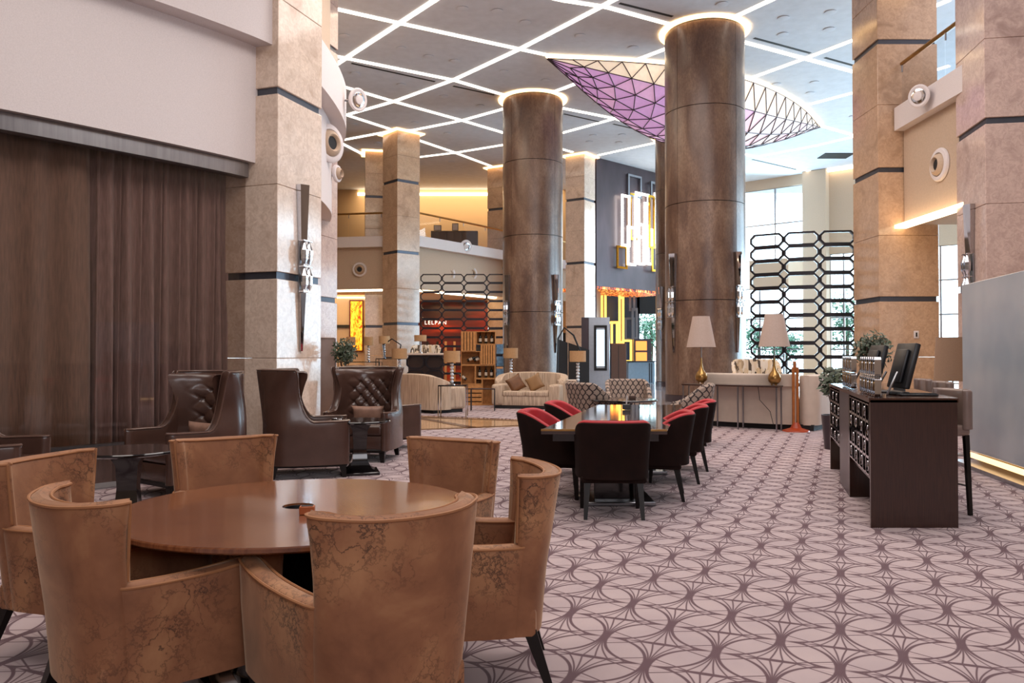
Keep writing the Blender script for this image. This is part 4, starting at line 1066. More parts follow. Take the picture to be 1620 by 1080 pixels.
# ================================================================= LEATHER WING CHAIRS AND PEDESTAL TABLES
def wing_chair(label, loc, rz, pil=True, group='brown leather wing chairs', tall=0.0, mat='leather'):
    t = thing('wing_chair', label, 'chair', loc, rz, group)
    half = [(-0.345, 0.42), (-0.385, 0.25), (-0.40, 0.05), (-0.40, -0.12), (-0.385, -0.26), (-0.32, -0.37), (-0.20, -0.42), (0.0, -0.435)]
    P = dens(mirror(half), 5)
    def zt(x, y):
        if y > 0.06: return 0.62 + 0.02*(y-0.06)
        f = min(1, (0.06-y)/0.30); f = f**1.15; f = f*f*(3-2*f); return 0.62 + (0.56+tall)*f
    def wp(x, y, z):
        f = max(0, z-0.62)/0.55; side = min(1, abs(x)/0.3)**2
        return (x*(1+0.09*f*f - 0.09*math.sin(PI*min(f,1))), y - 0.07*f + 0.17*side*f*f, z)
    m = MB(); ed = padded(m, P, 0.095, 0.15, [zt(x, y) for x, y in P], nz=9); m.warp(wp); mk('shell', m, M[mat], t)
    pp = MB()
    for e in ed: pp.tube(e, 0.007, 6)
    pp.warp(wp); mk('piping', pp, M['welt'], t)
    # tufted inner back
    nu, nz_ = 60, 60; W_, Z0, Z1 = 0.362, 0.44, 1.15+tall; vs = []
    px_, pz_ = 0.078, 0.088
    def depth(x, z):
        s = (z-Z0)/(Z1-Z0); best = 9; r = (z-0.60)/ (pz_/1.0); val = 0.0
        a = x/px_ + (z-0.62)/pz_ ; b2 = x/px_ - (z-0.62)/pz_
        ga = abs(a/2 - round(a/2))*2; gb = abs(b2/2 - round(b2/2))*2    # creases where these vanish
        k = min(1, max(0, (z-0.52)/0.06))*min(1, max(0, (1.05+tall-z)/0.06))*min(1, max(0, (0.31-abs(x))/0.05))
        crease = max(math.exp(-(ga/0.16)**2), math.exp(-(gb/0.16)**2)); but = math.exp(-((ga/0.25)**2 + (gb/0.25)**2))
        return -0.010*crease*k - 0.028*but*k + 0.020*k*math.sqrt(max(ga*gb, 0))
    for j in range(nz_+1):
        z = Z0 + (Z1-Z0)*j/nz_
        for i in range(nu+1):
            u = 2*i/nu-1; x = u*W_; e = 0.07*(1-max(0, (z-Z1+0.08)/0.08)**2)**0.5 if z > Z1-0.08 else 0.07
            y = -0.40 + e + 0.25*abs(u)**4 + depth(x, z)
            vs.append((x, y, z))
    k = nu+1; fs = [(j*k+i, j*k+i+1, (j+1)*k+i+1, (j+1)*k+i) for j in range(nz_) for i in range(nu)]
    m = MB(); m.add(vs, fs); m.warp(wp); mk('tufted_back', m, M[mat], t, smooth=3.2, fix=False)
    bt = MB()
    for j in range(-1, 9):
        for i in range(-4, 5):
            if (i+j) % 2: continue
            x, z = i*px_, 0.62 + j*pz_
            if abs(x) < 0.27 and 0.55 < z < 1.02+tall: bt.lathe([(0.0, 0.0), (0.011, 0.002), (0.009, 0.008), (0, 0.01)], 8, (x, -0.40+0.07+0.25*abs(x/W_)**4-0.045, z))
    bt.warp(wp); mk('buttons', bt, M['welt'], t)
    m = MB(); m.rbox(-0.335, 0.335, -0.34, 0.40, 0.33, 0.47, 0.04, 3); mk('seat_cushion', m, M[mat], t)
    m = MB(); m.rbox(-0.34, 0.34, -0.36, 0.39, 0.16, 0.33, 0.015, 2); mk('seat_base', m, M[mat], t)
    m = MB(); m.rbox(-0.365, 0.365, -0.41, 0.40, 0.12, 0.165, 0.01, 1); mk('plinth', m, M['darkwood_leg'], t)
    for sx in (-1, 1):
        for y in (-0.36, 0.36):
            m = MB(); leg(m, (sx*0.335, y*1.02, 0), (sx*0.325, y*0.97, 0.13), 0.022, 0.036); mk('leg', m, M['darkwood_leg'], t, smooth=0)
    t.scale = (1.06, 1.06, 1.03)
    if pil:
        o = pillow('lumbar_pillow', 0.46, 0.22, 0.13, M['satin'], loc=(0, 0, 0)); fwd = Vector((-math.sin(rz), math.cos(rz)))
        o.location = (loc[0]-fwd.x*0.18, loc[1]-fwd.y*0.18, loc[2]+0.585); o.rotation_euler = (-0.22, 0, rz)
        tag(o, pil, 'pillow', 'satin lumbar pillows')
    return t
FZ = 0.012
wing_chair('tufted leather wing chair in front of the curtains, angled toward the left black table', (-3.28, 8.0, FZ), PI*0.80, 'satin lumbar pillow on the wing chair in front of the curtains')
wing_chair('leather wing chair seen from behind in front of the marble column', (-2.36, 9.2, FZ), -PI*0.42, None)
wing_chair('tufted leather wing chair facing the camera behind the right black pedestal table', (-1.97, 10.55, FZ), PI*0.97, 'satin lumbar pillow on the wing chair facing the camera')
wing_chair('leather wing chair mostly hidden behind the one facing the camera', (-1.95, 11.9, FZ), -PI*0.30, None)
t = thing('booth_screen', 'tall taupe leather-covered screen just behind the marble column', 'screen', (X(512, 15.0), 15.0, 0.0), 0.25)
m = MB(); m.rbox(-0.32, 0.24, -0.06, 0.06, 0.10, 1.72, 0.035, 3); m.warp(lambda x, y, z: (x*(1 - 0.08*(z/1.7)), y, z)); mk('padded_panel', m, M['leather_grey'], t)
m = MB(); m.rbox(-0.33, 0.25, -0.08, 0.08, 0.0, 0.10, 0.01, 1); mk('plinth', m, M['darkwood_leg'], t)
m = MB(); m.tube([(-0.31, -0.062, 0.12), (-0.29, -0.062, 1.70), (0.215, -0.062, 1.70), (0.235, -0.062, 0.12)], 0.008, 6); mk('piping', m, M['welt'], t)
wing_chair('leather wing chair at the left picture edge, only one arm showing', (-4.55, 6.75, 0.018), -PI*0.42, None)
def ped_table(label, loc, r, h):
    t = thing('pedestal_table', label, 'table', loc, 0.25, 'round black pedestal tables')
    m = MB(); m.lathe([(0.0, h-0.03), (r-0.02, h-0.03), (r, h-0.02), (r, h-0.008), (r-0.006, h), (0.0, h)], 56); mk('tabletop', m, M['black'], t, smooth=0.5)
    vs = []; pr = [(0.035, 0.19), (0.07, 0.13), (0.16, 0.085), (0.30, 0.075), (h-0.12, 0.085), (h-0.03, 0.13)]; m = MB()
    for z, s_ in pr: vs += [(-s_, -s_, z), (s_, -s_, z), (s_, s_, z), (-s_, s_, z)]
    fs = [(4*i+j, 4*i+(j+1)%4, 4*i+4+(j+1)%4, 4*i+4+j) for i in range(len(pr)-1) for j in range(4)] + [(3,2,1,0)]; m.add(vs, fs); mk('pedestal', m, M['black'], t, smooth=0.6)
    m = MB(); m.rbox(-0.22, 0.22, -0.22, 0.22, 0.0, 0.035, 0.008, 1); mk('foot', m, M['black'], t); return t
ped_table('round black pedestal table at left in front of the dark glass', (-3.17, 6.55, FZ), 0.40, 0.60)
tb = ped_table('round black pedestal table between two leather wing chairs', (-1.78, 9.25, FZ), 0.36, 0.62)
m = MB(); m.rbox(-0.03, 0.03, -0.02, 0.02, 0, 0.03, 0.004, 1); m.rbox(0.03, 0.09, -0.03, 0.01, 0, 0.022, 0.004, 1)
o = mk('ashtray', m, M['chrome'], loc=(X(531, 9.2), 9.15, FZ+0.62)); tag(o, 'small chrome dish at the left edge of the pedestal table', 'dish')

# ================================================================= RED CHAIRS AND LONG TABLE
ta = Vector((0.25, 6.8)); tdir = Vector((0.245, 0.97)).normalized(); TW, TL = 1.08, 3.45
tn = Vector((1.0, -0.02)).normalized()
c4 = [ta, ta + tn*TW, ta + tn*TW + tdir*TL, ta + tdir*TL]; tc_ = sum(c4, Vector((0, 0)))/4
t = thing('long_table', 'long dark polished table with red velvet chairs around it', 'table', (tc_.x, tc_.y, FZ))
def rel(pts): return [tuple(p_ - tc_) for p_ in pts]
m = MB(); m.prism(rel(c4), 0.70, 0.74); mk('tabletop', m, plain('polished_dark_top', '#34241F', 0.07, 0, 0.2, 3, coat=0.8), t, smooth=0)
def inset(a, b_): return [c4[0] + tn*a + tdir*b_, c4[1] - tn*a + tdir*b_, c4[2] - tn*a - tdir*b_, c4[3] + tn*a - tdir*b_]
m = MB(); m.prism(rel(inset(0.08, 0.1)), 0.63, 0.70); mk('apron', m, M['black'], t, smooth=0)
m = MB(); m.prism(rel([c4[1]-tn*0.03, c4[1]+tn*0.006, c4[2]+tn*0.006, c4[2]-tn*0.03]), 0.735, 0.745); mk('edge_strip', m, M['chrome'], t, smooth=0)
m = MB(); m.prism(rel([c4[0]-tdir*0.004, c4[1]-tdir*0.004, c4[1]+tdir*0.02, c4[0]+tdir*0.02]), 0.728, 0.744); mk('edge_strip', m, M['brass'], t, smooth=0)
for f in (0.22, 0.78):
    cc = ta + tn*TW/2 + tdir*TL*f - tc_
    m = MB(); m.rbox(cc.x-0.22, cc.x+0.22, cc.y-0.22, cc.y+0.22, 0.03, 0.64, 0.01, 1); mk('pedestal', m, M['black'], t)
    m = MB(); m.rbox(cc.x-0.34, cc.x+0.34, cc.y-0.3, cc.y+0.3, 0.0, 0.04, 0.01, 1); mk('foot_plate', m, M['steel'], t)
q = atz(991, 648, FZ+0.74)
t = thing('pen_stand', 'small black pen stand with a white pen on the long dark table', 'pen stand', (q.x, q.y, FZ+0.745))
m = MB(); m.rbox(-0.045, 0.045, -0.03, 0.03, 0, 0.06, 0.006, 1); mk('holder', m, M['blackmatt'], t)
m = MB(); m.cyl((0, 0, 0.05), (0.008, 0, 0.16), 0.008, n=6); mk('pen', m, M['white_wall'], t)

def shell_chair(label, loc, rz, group, inner, outer, back=0.83, arm=0.60, w=0.29, cat='chair', piping=None, name='dining_chair', lo=0.34, legs=True, blend=0.28):
    t = thing(name, label, cat, loc, rz, group)
    half = [(-w*0.97, 0.26), (-w*1.03, 0.10), (-w*1.02, -0.08), (-w*0.93, -0.22), (-w*0.62, -0.31), (0.0, -0.335)]
    P = dens(mirror(half), 5)
    def zt(y):
        f = min(1, max(0, (0.24-y)/(0.24+blend))); return arm + (back-arm)*(f*f*(3-2*f))
    def wp(x, y, z):
        f = max(0, z-0.45)/0.4; return (x*(1+0.06*f), y - 0.07*f*(1 if y < 0.1 else 0.4) , z)
    Z = [zt(y) for x, y in P]
    ci = [(x*0.93, y*0.93) for x, y in P]
    m = MB(); padded(m, P, 0.03, lo, [z-0.012 for z in Z], nz=6); m.warp(wp); mk('back_shell', m, M[outer], t)
    m = MB(); padded(m, ci, 0.062, lo+0.02, [z+0.004 for z in Z], nz=6); m.warp(wp); mk('backrest', m, M[inner], t)
    m = MB(); m.rbox(-w*0.86, w*0.86, -0.26, 0.27, 0.36, 0.47, 0.04, 3); mk('seat', m, M[inner], t)
    m = MB(); m.rbox(-w*0.95, w*0.95, -0.27, 0.25, 0.30, 0.365, 0.015, 1); mk('seat_frame', m, M[outer], t)
    if legs:
        for sx in (-1, 1):
            m = MB(); leg(m, (sx*(w-0.04), 0.22, 0.0), (sx*(w-0.05), 0.20, 0.33), 0.015, 0.027); mk('leg', m, M['darkwood_leg'], t, smooth=0)
            m = MB(); leg(m, (sx*(w-0.05), -0.29, 0.0), (sx*(w-0.07), -0.22, 0.33), 0.015, 0.027); mk('leg', m, M['darkwood_leg'], t, smooth=0)
    return t
ang_t = math.atan2(tdir.y, tdir.x) - PI/2
G = 'red velvet chairs round the long table'
e = ta + tn*TW*0.47 - tdir*0.0 + Vector((-0.02, 0.12))
shell_chair('red velvet chair seen from behind at the near end of the long table', (0.87, 6.93, FZ), ang_t+0.20, G, 'red', 'redrear')
for px_, yb, lb in ((1074, 7.75, 'nearest red velvet chair on the right side of the long table'), (1098, 8.75, 'middle red velvet chair on the right side of the long table'), (1112, 9.65, 'farthest red velvet chair on the right side of the long table')):
    shell_chair(lb, (X(px_, yb)-0.26, yb, FZ), PI/2 + 0.05 + ang_t, G, 'red', 'redrear')
for px_, yb, lb in ((846, 7.85, 'nearer red velvet chair on the left side of the long table'), (885, 9.2, 'farther red velvet chair on the left side of the long table')):
    shell_chair(lb, (X(px_, yb)+0.24, yb, FZ), -PI/2 + ang_t, G, 'red', 'redrear')
# patterned tub chairs and small round table beyond
G = 'scroll-patterned tub chairs'
for x_, y_, r_, lb in ((X(941, 12.9), 12.9, -1.0, 'scroll-patterned tub chair left of the small round table'), (X(996, 14.0), 14.1, PI, 'scroll-patterned tub chair behind the small round table, facing the camera'), (X(1084, 12.4), 12.3, PI*0.42, 'scroll-patterned tub chair right of the small round table, seen from the side')):
    shell_chair(lb, (x_, y_, FZ), r_, G, 'scroll', 'scroll', 0.93, 0.62, 0.36)
ped = ped_table('round dark cafe table among the scroll-patterned chairs', (X(984, 12.2), 12.1, FZ), 0.52, 0.70)
m = MB(); m.rbox(-0.05, 0.05, -0.03, 0.03, 0, 0.05, 0.006, 1); o = mk('menu_holder', m, plain('brown_block', '#4A3024', 0.5), loc=(X(1001, 12.1), 12.15, FZ+0.70)); tag(o, 'small brown block on the round cafe table', 'block')
# ================================================================= WHITE SOFA, CONSOLE, BIG LAMPS
sp0 = Vector((X(1108, 15.6), 15.6)); sp1 = Vector((X(1262, 14.5), 14.5)); 
t = thing('curved_sofa', 'long off-white sofa seen from behind with a console table along its back', 'sofa', (sp0.x, sp0.y, FZ))
sd = (sp1-sp0).normalized(); sn = Vector((-sd.y, sd.x)); SL = (sp1-sp0).length
def sl(a, b_): p_ = sd*a + sn*b_; return (p_.x, p_.y)
bow = lambda a: -0.10*math.sin(PI*a/SL)
P = [sl(SL*i/14, bow(SL*i/14)) for i in range(15)]
m = MB(); padded(m, P, 0.24, 0.10, [0.94]*15, nz=4, rnd=True); mk('backrest', m, M['whitesofa'], t)
P2 = [sl(SL*i/14, bow(SL*i/14)-0.01) for i in range(15)]
m = MB(); padded(m, P2, 0.34, 0.80, [1.02]*15, nz=3, edge=1.0); mk('top_roll', m, M['whitesofa'], t)
m = MB(); m.prism([sl(0.05, 0.05), sl(SL-0.02, 0.05), sl(SL-0.02, 0.95), sl(0.05, 0.95)], 0.12, 0.42); mk('seat_base', m, M['whitesofa'], t, smooth=0)
m = MB(); m.prism([sl(0.05, 0.12), sl(SL/2-0.01, 0.12), sl(SL/2-0.01, 0.98), sl(0.05, 0.98)], 0.42, 0.56); mk('seat_cushion', m, M['whitesofa'], t, smooth=0)
m = MB(); m.prism([sl(SL/2+0.01, 0.12), sl(SL-0.02, 0.12), sl(SL-0.02, 0.98), sl(SL/2+0.01, 0.98)], 0.42, 0.56); mk('seat_cushion', m, M['whitesofa'], t, smooth=0)
A = [sl(SL+0.18, -0.10), sl(SL+0.18, 0.4), sl(SL+0.18, 1.0)]
m = MB(); padded(m, dens(A, 4), 0.36, 0.10, [1.0]*9, nz=3); mk('arm', m, M['whitesofa'], t)
m = MB(); m.prism([sl(0.05, -0.12), sl(SL+0.3, -0.08), sl(SL+0.3, 0.9), sl(0.05, 0.9)], 0.0, 0.11); mk('plinth', m, M['slot'], t, smooth=0)
# patterned chair beyond the sofa
shell_chair('chair with a geometric-patterned back just beyond the off-white sofa', (X(1198, 17.2), 17.2, FZ), PI*0.95, None, 'geo', 'geo', 1.27, 0.9, 0.45, lo=0.3)
# console
c0 = sp0 - sn*0.42 + sd*(-0.15); t = thing('console_table', 'narrow dark console table with thin metal legs behind the off-white sofa', 'table', (c0.x, c0.y, FZ), math.atan2(sd.y, sd.x)); CLn = SL*0.98
m = MB(); m.rbox(0, CLn, -0.16, 0.16, 0.79, 0.82, 0.004, 1); mk('tabletop', m, M['deskwood'], t)
for x_ in (0.03, CLn*0.33, CLn*0.60, CLn-0.03):
    m = MB(); m.box(x_-0.012, x_+0.012, -0.15, -0.126, 0, 0.79); mk('leg', m, M['steel'], t, smooth=0)
    m = MB(); m.box(x_-0.012, x_+0.012, 0.126, 0.15, 0, 0.79); mk('leg', m, M['steel'], t, smooth=0)
m = MB(); m.tube([(CLn*0.78, 0.0, 0.79), (CLn*0.80, -0.03, 0.55), (CLn*0.9, -0.02, 0.35), (CLn*0.93, 0.0, 0.1)], 0.006, 5); mk('cord', m, M['slot'], t)
M['shade'] = plain('lamp_shade_linen', '#B9A59A', 0.8, 0, 0.04, 40)
def cone_lamp(label, along):
    p_ = c0 + sd*along; t = thing('table_lamp', label, 'lamp', (p_.x, p_.y, FZ+0.822), 0, 'tall cone-shade lamps on the sofa console')
    m = MB(); m.lathe([(0.275, 0.70), (0.16, 1.29)], 36); m.lathe([(0.268, 0.70), (0.153, 1.29)], 36); mk('lamp_shade', m, M['shade'], t, fix=False)
    m = MB(); m.lathe([(0.0, 0.03), (0.06, 0.03), (0.105, 0.07), (0.118, 0.13), (0.095, 0.20), (0.045, 0.27), (0.022, 0.36), (0.012, 0.5), (0.0, 0.5)], 28); mk('base', m, M['brass'], t)
    m = MB(); m.cyl((0, 0, 0.48), (0, 0, 1.2), 0.009, n=8); mk('stem', m, M['steel'], t)
    for k in range(3):
        a = 2*PI*k/3+0.5; m = MB(); m.cyl((0.05*math.cos(a), 0.05*math.sin(a), 0), (0.045*math.cos(a), 0.045*math.sin(a), 0.045), 0.012, n=8); mk('foot', m, M['brass'], t)
    return t
cone_lamp('tall cone-shade lamp at the left end of the sofa console, by the round column', 0.34)
cone_lamp('tall cone-shade lamp at the right end of the sofa console, before the lattice screen', CLn*0.79+0.28)
# orange wooden guitar-like stand beside the sofa
p_ = atz(1262, 683, 0); t = thing('wooden_stand', 'slim orange wooden post stand on a round foot beside the off-white sofa', 'stand', (p_.x, p_.y, FZ))
M['orangewood'] = plain('orange_varnished_wood', '#A4602C', 0.35, 0, 0.2, 10)
for sx in (-0.075, 0.0):
    m = MB(); m.rbox(sx-0.022, sx+0.022, -0.02, 0.02, 0.04, 1.15, 0.006, 1); mk('post', m, M['orangewood'], t)
m = MB(); m.rbox(-0.075, -0.02, -0.03, 0.03, 1.06, 1.26, 0.02, 2); mk('head', m, M['orangewood'], t)
m = MB(); m.lathe([(0.0, 0.0), (0.24, 0.0), (0.23, 0.02), (0.10, 0.06), (0.05, 0.16), (0.0, 0.16)], 24, (-0.03, 0, 0)); mk('foot', m, plain('red_orange_foot', '#A8401E', 0.35), t)

# ================================================================= RECEPTION DESK
dp = Vector((2.87, 6.34)); du = Vector((0.29, 0.957)).normalized(); DW_, DL_ = 0.70, 3.42
def dk(a, b_): p_ = du*b_ + Vector((a, 0)); return (p_.x, p_.y)
t = thing('reception_desk', 'dark wood standing desk with panel ends and metal ring grilles', 'desk', (dp.x, dp.y, FZ))
def dpr(name, a0, a1, b0, b1, z0, z1, mat):
    m = MB(); m.prism([dk(a0, b0), dk(a1, b0), dk(a1, b1), dk(a0, b1)], z0, z1); return mk(name, m, M[mat], t, smooth=0)
dpr('end_panel', 0, DW_, 0, 0.05, 0, 1.02, 'deskwood'); dpr('middle_panel', 0, DW_, 1.42, 1.50, 0, 1.0, 'deskwood'); dpr('end_panel', 0, DW_, DL_-0.06, DL_, 0, 1.0, 'deskwood')
dpr('worktop', -0.01, DW_+0.01, 0.0, DL_, 1.0, 1.035, 'desktop'); dpr('back_panel', DW_-0.03, DW_, 0.05, DL_-0.06, 0.35, 1.0, 'deskwood')
dpr('curved_front', 0.0, 0.03, 1.50, 2.30, 0.0, 1.0, 'dark_wall'); dpr('shelf', 0.04, DW_-0.04, 0.05, DL_-0.06, 0.34, 0.37, 'deskwood')
def grille(b0, b1, z0, z1, nc, nr):
    L_ = (b1-b0)/nc; h_ = (z1-z0)/nr
    for i in range(nc):
        for j in range(nr):
            m = MB(); frame_prism(m, L_, h_, 0.010, 0.03, 0.02); c_ = dk(0.015, b0+L_*(i+0.5))
            mk('grille_ring', m, M['chrome'], t, smooth=0, loc=(c_[0], c_[1], z0+h_*(j+0.5)), rz=math.atan2(du.y, du.x))
            if (i+j) % 2 == 0:
                m = MB(); m.tube([(0.036*math.cos(a*PI/5), 0, 0.040*math.sin(a*PI/5)) for a in range(10)], 0.0045, 5, True)
                mk('ring_boss', m, M['chrome'], t, loc=(c_[0]-0.012, c_[1], z0+h_*(j+0.5)), rz=math.atan2(du.y, du.x))
grille(0.08, 1.40, 0.40, 0.98, 7, 4); grille(2.34, DL_-0.08, 0.40, 0.98, 5, 4)
def crystal_block(label, b0, n, z, rows=2, h_=0.165, s_=0.12):
    c_ = dp + Vector(dk(0.09, b0)); t = thing('crystal_screen', label, 'screen', (c_.x, c_.y, FZ+1.036), math.atan2(du.y, du.x), 'crystal block screens on the desk')
    for i in range(n):
        for j in range(rows):
            m = MB(); frame_prism(m, s_*0.96, h_*0.96, 0.012, 0.05, 0.02, (s_*(i+0.5), 0, h_*(j+0.5))); mk('chrome_cell', m, M['chrome'], t, smooth=0)
            m = MB(); m.rbox(s_*(i+0.5)-0.036, s_*(i+0.5)+0.036, -0.02, 0.02, h_*(j+0.5)-0.045, h_*(j+0.5)+0.045, 0.018, 1); mk('crystal', m, M['crystal'] if (i+j) % 2 else M['brass'], t, smooth=0)
    return t
crystal_block('chrome and crystal block screen on the near half of the desk', 0.16, 8, 0)
crystal_block('chrome and crystal block screen on the far half of the desk', 1.75, 7, 0)
def monitor(label, loc, rz, w_=0.42, h_=0.34):
    t = thing('monitor', label, 'monitor', loc, rz)
    R_ = Matrix.Rotation(-0.26, 4, 'X')
    m = MB(); m.rbox(-w_/2, w_/2, -0.02, 0.03, 0.06, 0.06+h_, 0.012, 2); m.rbox(-w_/2+0.06, w_/2-0.06, -0.05, -0.02, 0.1, h_, 0.02, 2); m.xf(R_); mk('housing', m, M['blackmatt'], t)
    m = MB(); m.box(-w_/2+0.02, w_/2-0.02, 0.03, 0.033, 0.085, 0.035+h_); m.xf(R_); mk('display', m, M['black'], t, smooth=0)
    for sx in (-1, 1):
        m = MB(); m.tube([(sx*0.10, -0.03, 0.20), (sx*0.12, -0.13, 0.01)], 0.010, 6); mk('stand_leg', m, M['steel'], t)
    m = MB(); m.rbox(-0.14, 0.14, -0.02, 0.06, 0.0, 0.03, 0.008, 1); mk('foot', m, M['blackmatt'], t); return t
q = Vector(dk(0.30, 0.55)) + dp; monitor('black monitor on the near part of the desk, seen from behind', (q.x, q.y, FZ+1.036), -PI*0.50, 0.33, 0.40)
q = Vector(dk(0.30, 2.2)) + dp; monitor('black monitor on the far part of the desk behind the crystal screen', (q.x, q.y, FZ+1.036), -PI*0.50, 0.33, 0.40)
q = Vector(dk(0.42, 3.0)) + dp; monitor('black monitor at the far end of the desk beside the plant', (q.x, q.y, FZ+1.036), -PI*0.5, 0.40, 0.36)
q = Vector(dk(0.46, 0.42)) + dp; t2 = thing('keyboard', 'flat black keyboard on the near end of the desk', 'keyboard', (q.x, q.y, FZ+1.036), -0.15)
m = MB(); m.rbox(-0.15, 0.15, -0.07, 0.07, 0, 0.016, 0.005, 1); mk('tray', m, M['blackmatt'], t2)
for r_ in range(4):
    m = MB()
    for k_ in range(12): m.box(-0.14+k_*0.0235, -0.14+k_*0.0235+0.019, -0.058+r_*0.03, -0.058+r_*0.03+0.024, 0.016, 0.021)
    tag(mk('key_row', m, M['slot'], t2, smooth=0), kind='stuff')
q = Vector(dk(0.30, 1.15)) + dp; t2 = thing('desk_tray', 'flat dark tray on the desk between the two monitors', 'tray', (q.x, q.y, FZ+1.036), -0.2)
m = MB(); m.rbox(-0.13, 0.13, -0.18, 0.18, 0, 0.012, 0.004, 1); mk('tray_base', m, M['blackmatt'], t2)
for sx in (-1, 1): m = MB(); m.box(sx*0.13-0.006, sx*0.13+0.006, -0.18, 0.18, 0.01, 0.04); mk('tray_side', m, M['blackmatt'], t2, smooth=0)
# stools
def stool(label, loc, rz):
    t = thing('bar_stool', label, 'stool', loc, rz, 'leather bar stools behind the desk')
    P = dens([(-0.2, -0.12), (-0.19, -0.19), (0.0, -0.215), (0.19, -0.19), (0.2, -0.12)], 4)
    m = MB(); ed = padded(m, P, 0.05, 0.74, [1.08]*len(P), nz=3); mk('backrest', m, M['leather_grey'], t)
    m = MB(); m.rbox(-0.2, 0.2, -0.2, 0.2, 0.68, 0.77, 0.03, 3); mk('seat', m, M['leather_grey'], t)
    for sx in (-1, 1):
        for sy in (-1, 1): m = MB(); leg(m, (sx*0.19, sy*0.19, 0), (sx*0.17, sy*0.17, 0.69), 0.015, 0.02); mk('leg', m, M['darkwood_leg'], t, smooth=0)
    for sy in (-1, 1): m = MB(); m.cyl((-0.18, sy*0.18, 0.25), (0.18, sy*0.18, 0.25), 0.009, n=6); mk('foot_rail', m, M['steel'], t)
    return t
stool('leather bar stool beside the near end of the dark desk', (3.74, 7.0, FZ), PI*0.5+0.1)
stool('leather bar stool behind the middle of the desk, only its back top showing', (X(1466, 8.9), 8.9, FZ), PI*0.45)
stool('leather bar stool farthest along behind the desk, nearly hidden by the monitor', (X(1438, 9.8), 9.8, FZ), PI*0.45)
# floor lamp with drum shade
t = thing('floor_lamp', 'floor lamp with a tan drum shade between the marble column and frosted glass', 'lamp', (X(1507, 10.9), 10.9, FZ))
m = MB(); m.lathe([(0.235, 1.02), (0.205, 1.62)], 36); m.lathe([(0.228, 1.02), (0.198, 1.62)], 36); mk('lamp_shade', m, plain('tan_shade', '#9A7D66', 0.8, 0, 0.05, 50), t, fix=False)
m = MB(); m.cyl((0,0,0.02), (0,0,1.5), 0.012, n=8); mk('pole', m, M['steel'], t)
m = MB(); m.lathe([(0, 0), (0.15, 0), (0.15, 0.02), (0.02, 0.035), (0, 0.035)], 24); mk('base', m, M['steel'], t)
# plants
def plant(label, loc, pot_h, pot_r, c_z, rx, rz_, n, size, seed, mat='leaf_in'):
    t = thing('potted_plant', label, 'plant', loc); rnd = random.Random(seed)
    m = MB(); m.lathe([(0, 0), (pot_r*0.75, 0), (pot_r, pot_h), (pot_r*0.88, pot_h), (pot_r*0.85, pot_h-0.04), (0, pot_h-0.05)], 20); mk('pot', m, M['dark_wall'], t)
    for k in range(5):
        a = 2*PI*k/5; m = MB(); m.tube([(0, 0, pot_h-0.05), (0.25*rx*math.cos(a), 0.25*rx*math.sin(a), (pot_h+c_z)/2), (0.6*rx*math.cos(a), 0.6*rx*math.sin(a), c_z+rz_*0.4)], 0.008, 5); mk('stem', m, M['bark'], t)
    m = MB(); leaves(m, (0, 0, c_z), rx, rz_, n, size, rnd, 0.15); tag(mk('foliage', m, M[mat], t, smooth=0, fix=False), kind='stuff'); return t
plant('bushy potted plant behind the far end of the desk', (X(1381, 10.6), 10.6, FZ), 0.6, 0.22, 1.42, 0.27, 0.30, 700, 0.05, 5)
plant('small leafy plant between the off-white sofa and the desk', (X(1318, 11.6), 11.6, FZ), 0.5, 0.17, 0.98, 0.22, 0.22, 350, 0.06, 6)
plant('round grey-green bush behind the leather wing chairs', (X(545, 14.2), 14.2, FZ), 0.9, 0.2, 1.43, 0.24, 0.24, 1100, 0.035, 8)

# ================================================================= CREAM SOFAS AND SEATING BEYOND THE PATH
def cream_sofa(label, loc, rz, wd=1.9, dep=0.95, cushions=()):
    t = thing('cream_sofa', label, 'sofa', loc, rz, 'cream striped sofas')
    w2 = wd/2; half = [(-w2*0.98, 0.05), (-w2, -0.2), (-w2*0.92, -0.38), (-w2*0.6, -0.47), (0.0, -0.5)]
    P = dens(mirror(half), 5); n = len(P)
    zt = [0.62 + 0.30*math.sin(PI*min(1, max(0, i/(n-1))))**0.55 for i in range(n)]
    m = MB(); padded(m, P, 0.2, 0.08, zt, nz=4); mk('backrest', m, M['cream'], t)
    for sx in (-1, 1):
        m = MB(); m.rbox(min(sx*w2*1.04, sx*(w2-0.26)), max(sx*w2*1.04, sx*(w2-0.26)), -0.25, 0.5, 0.08, 0.62, 0.07, 3); mk('arm', m, M['cream'], t)
    m = MB(); m.rbox(-w2+0.22, w2-0.22, -0.42, 0.46, 0.08, 0.32, 0.02, 2); mk('seat_base', m, M['cream'], t)
    for sx in (-1, 1):
        m = MB(); m.rbox(min(0, sx*(w2-0.26)), max(0, sx*(w2-0.26)), -0.38, 0.48, 0.31, 0.45, 0.04, 3); mk('seat_cushion', m, M['cream'], t)
    m = MB(); m.rbox(-w2*0.95, w2*0.95, -0.42, 0.44, 0.0, 0.085, 0.01, 1); mk('plinth', m, M['slot'], t); return t
cream_sofa('cream sofa with brown cushions facing the camera before the middle round column', (X(838, 20.4), 20.5, FZ), PI*0.915, 1.72)
cream_sofa('cream sofa seen from behind, left of the crystal lamp', (X(680, 19.0), 19.3, FZ), PI*1.72, 1.5)
bw_ = plain('brown_cushion_fabric', '#6B4526', 0.55, 0, 0.2, 8)
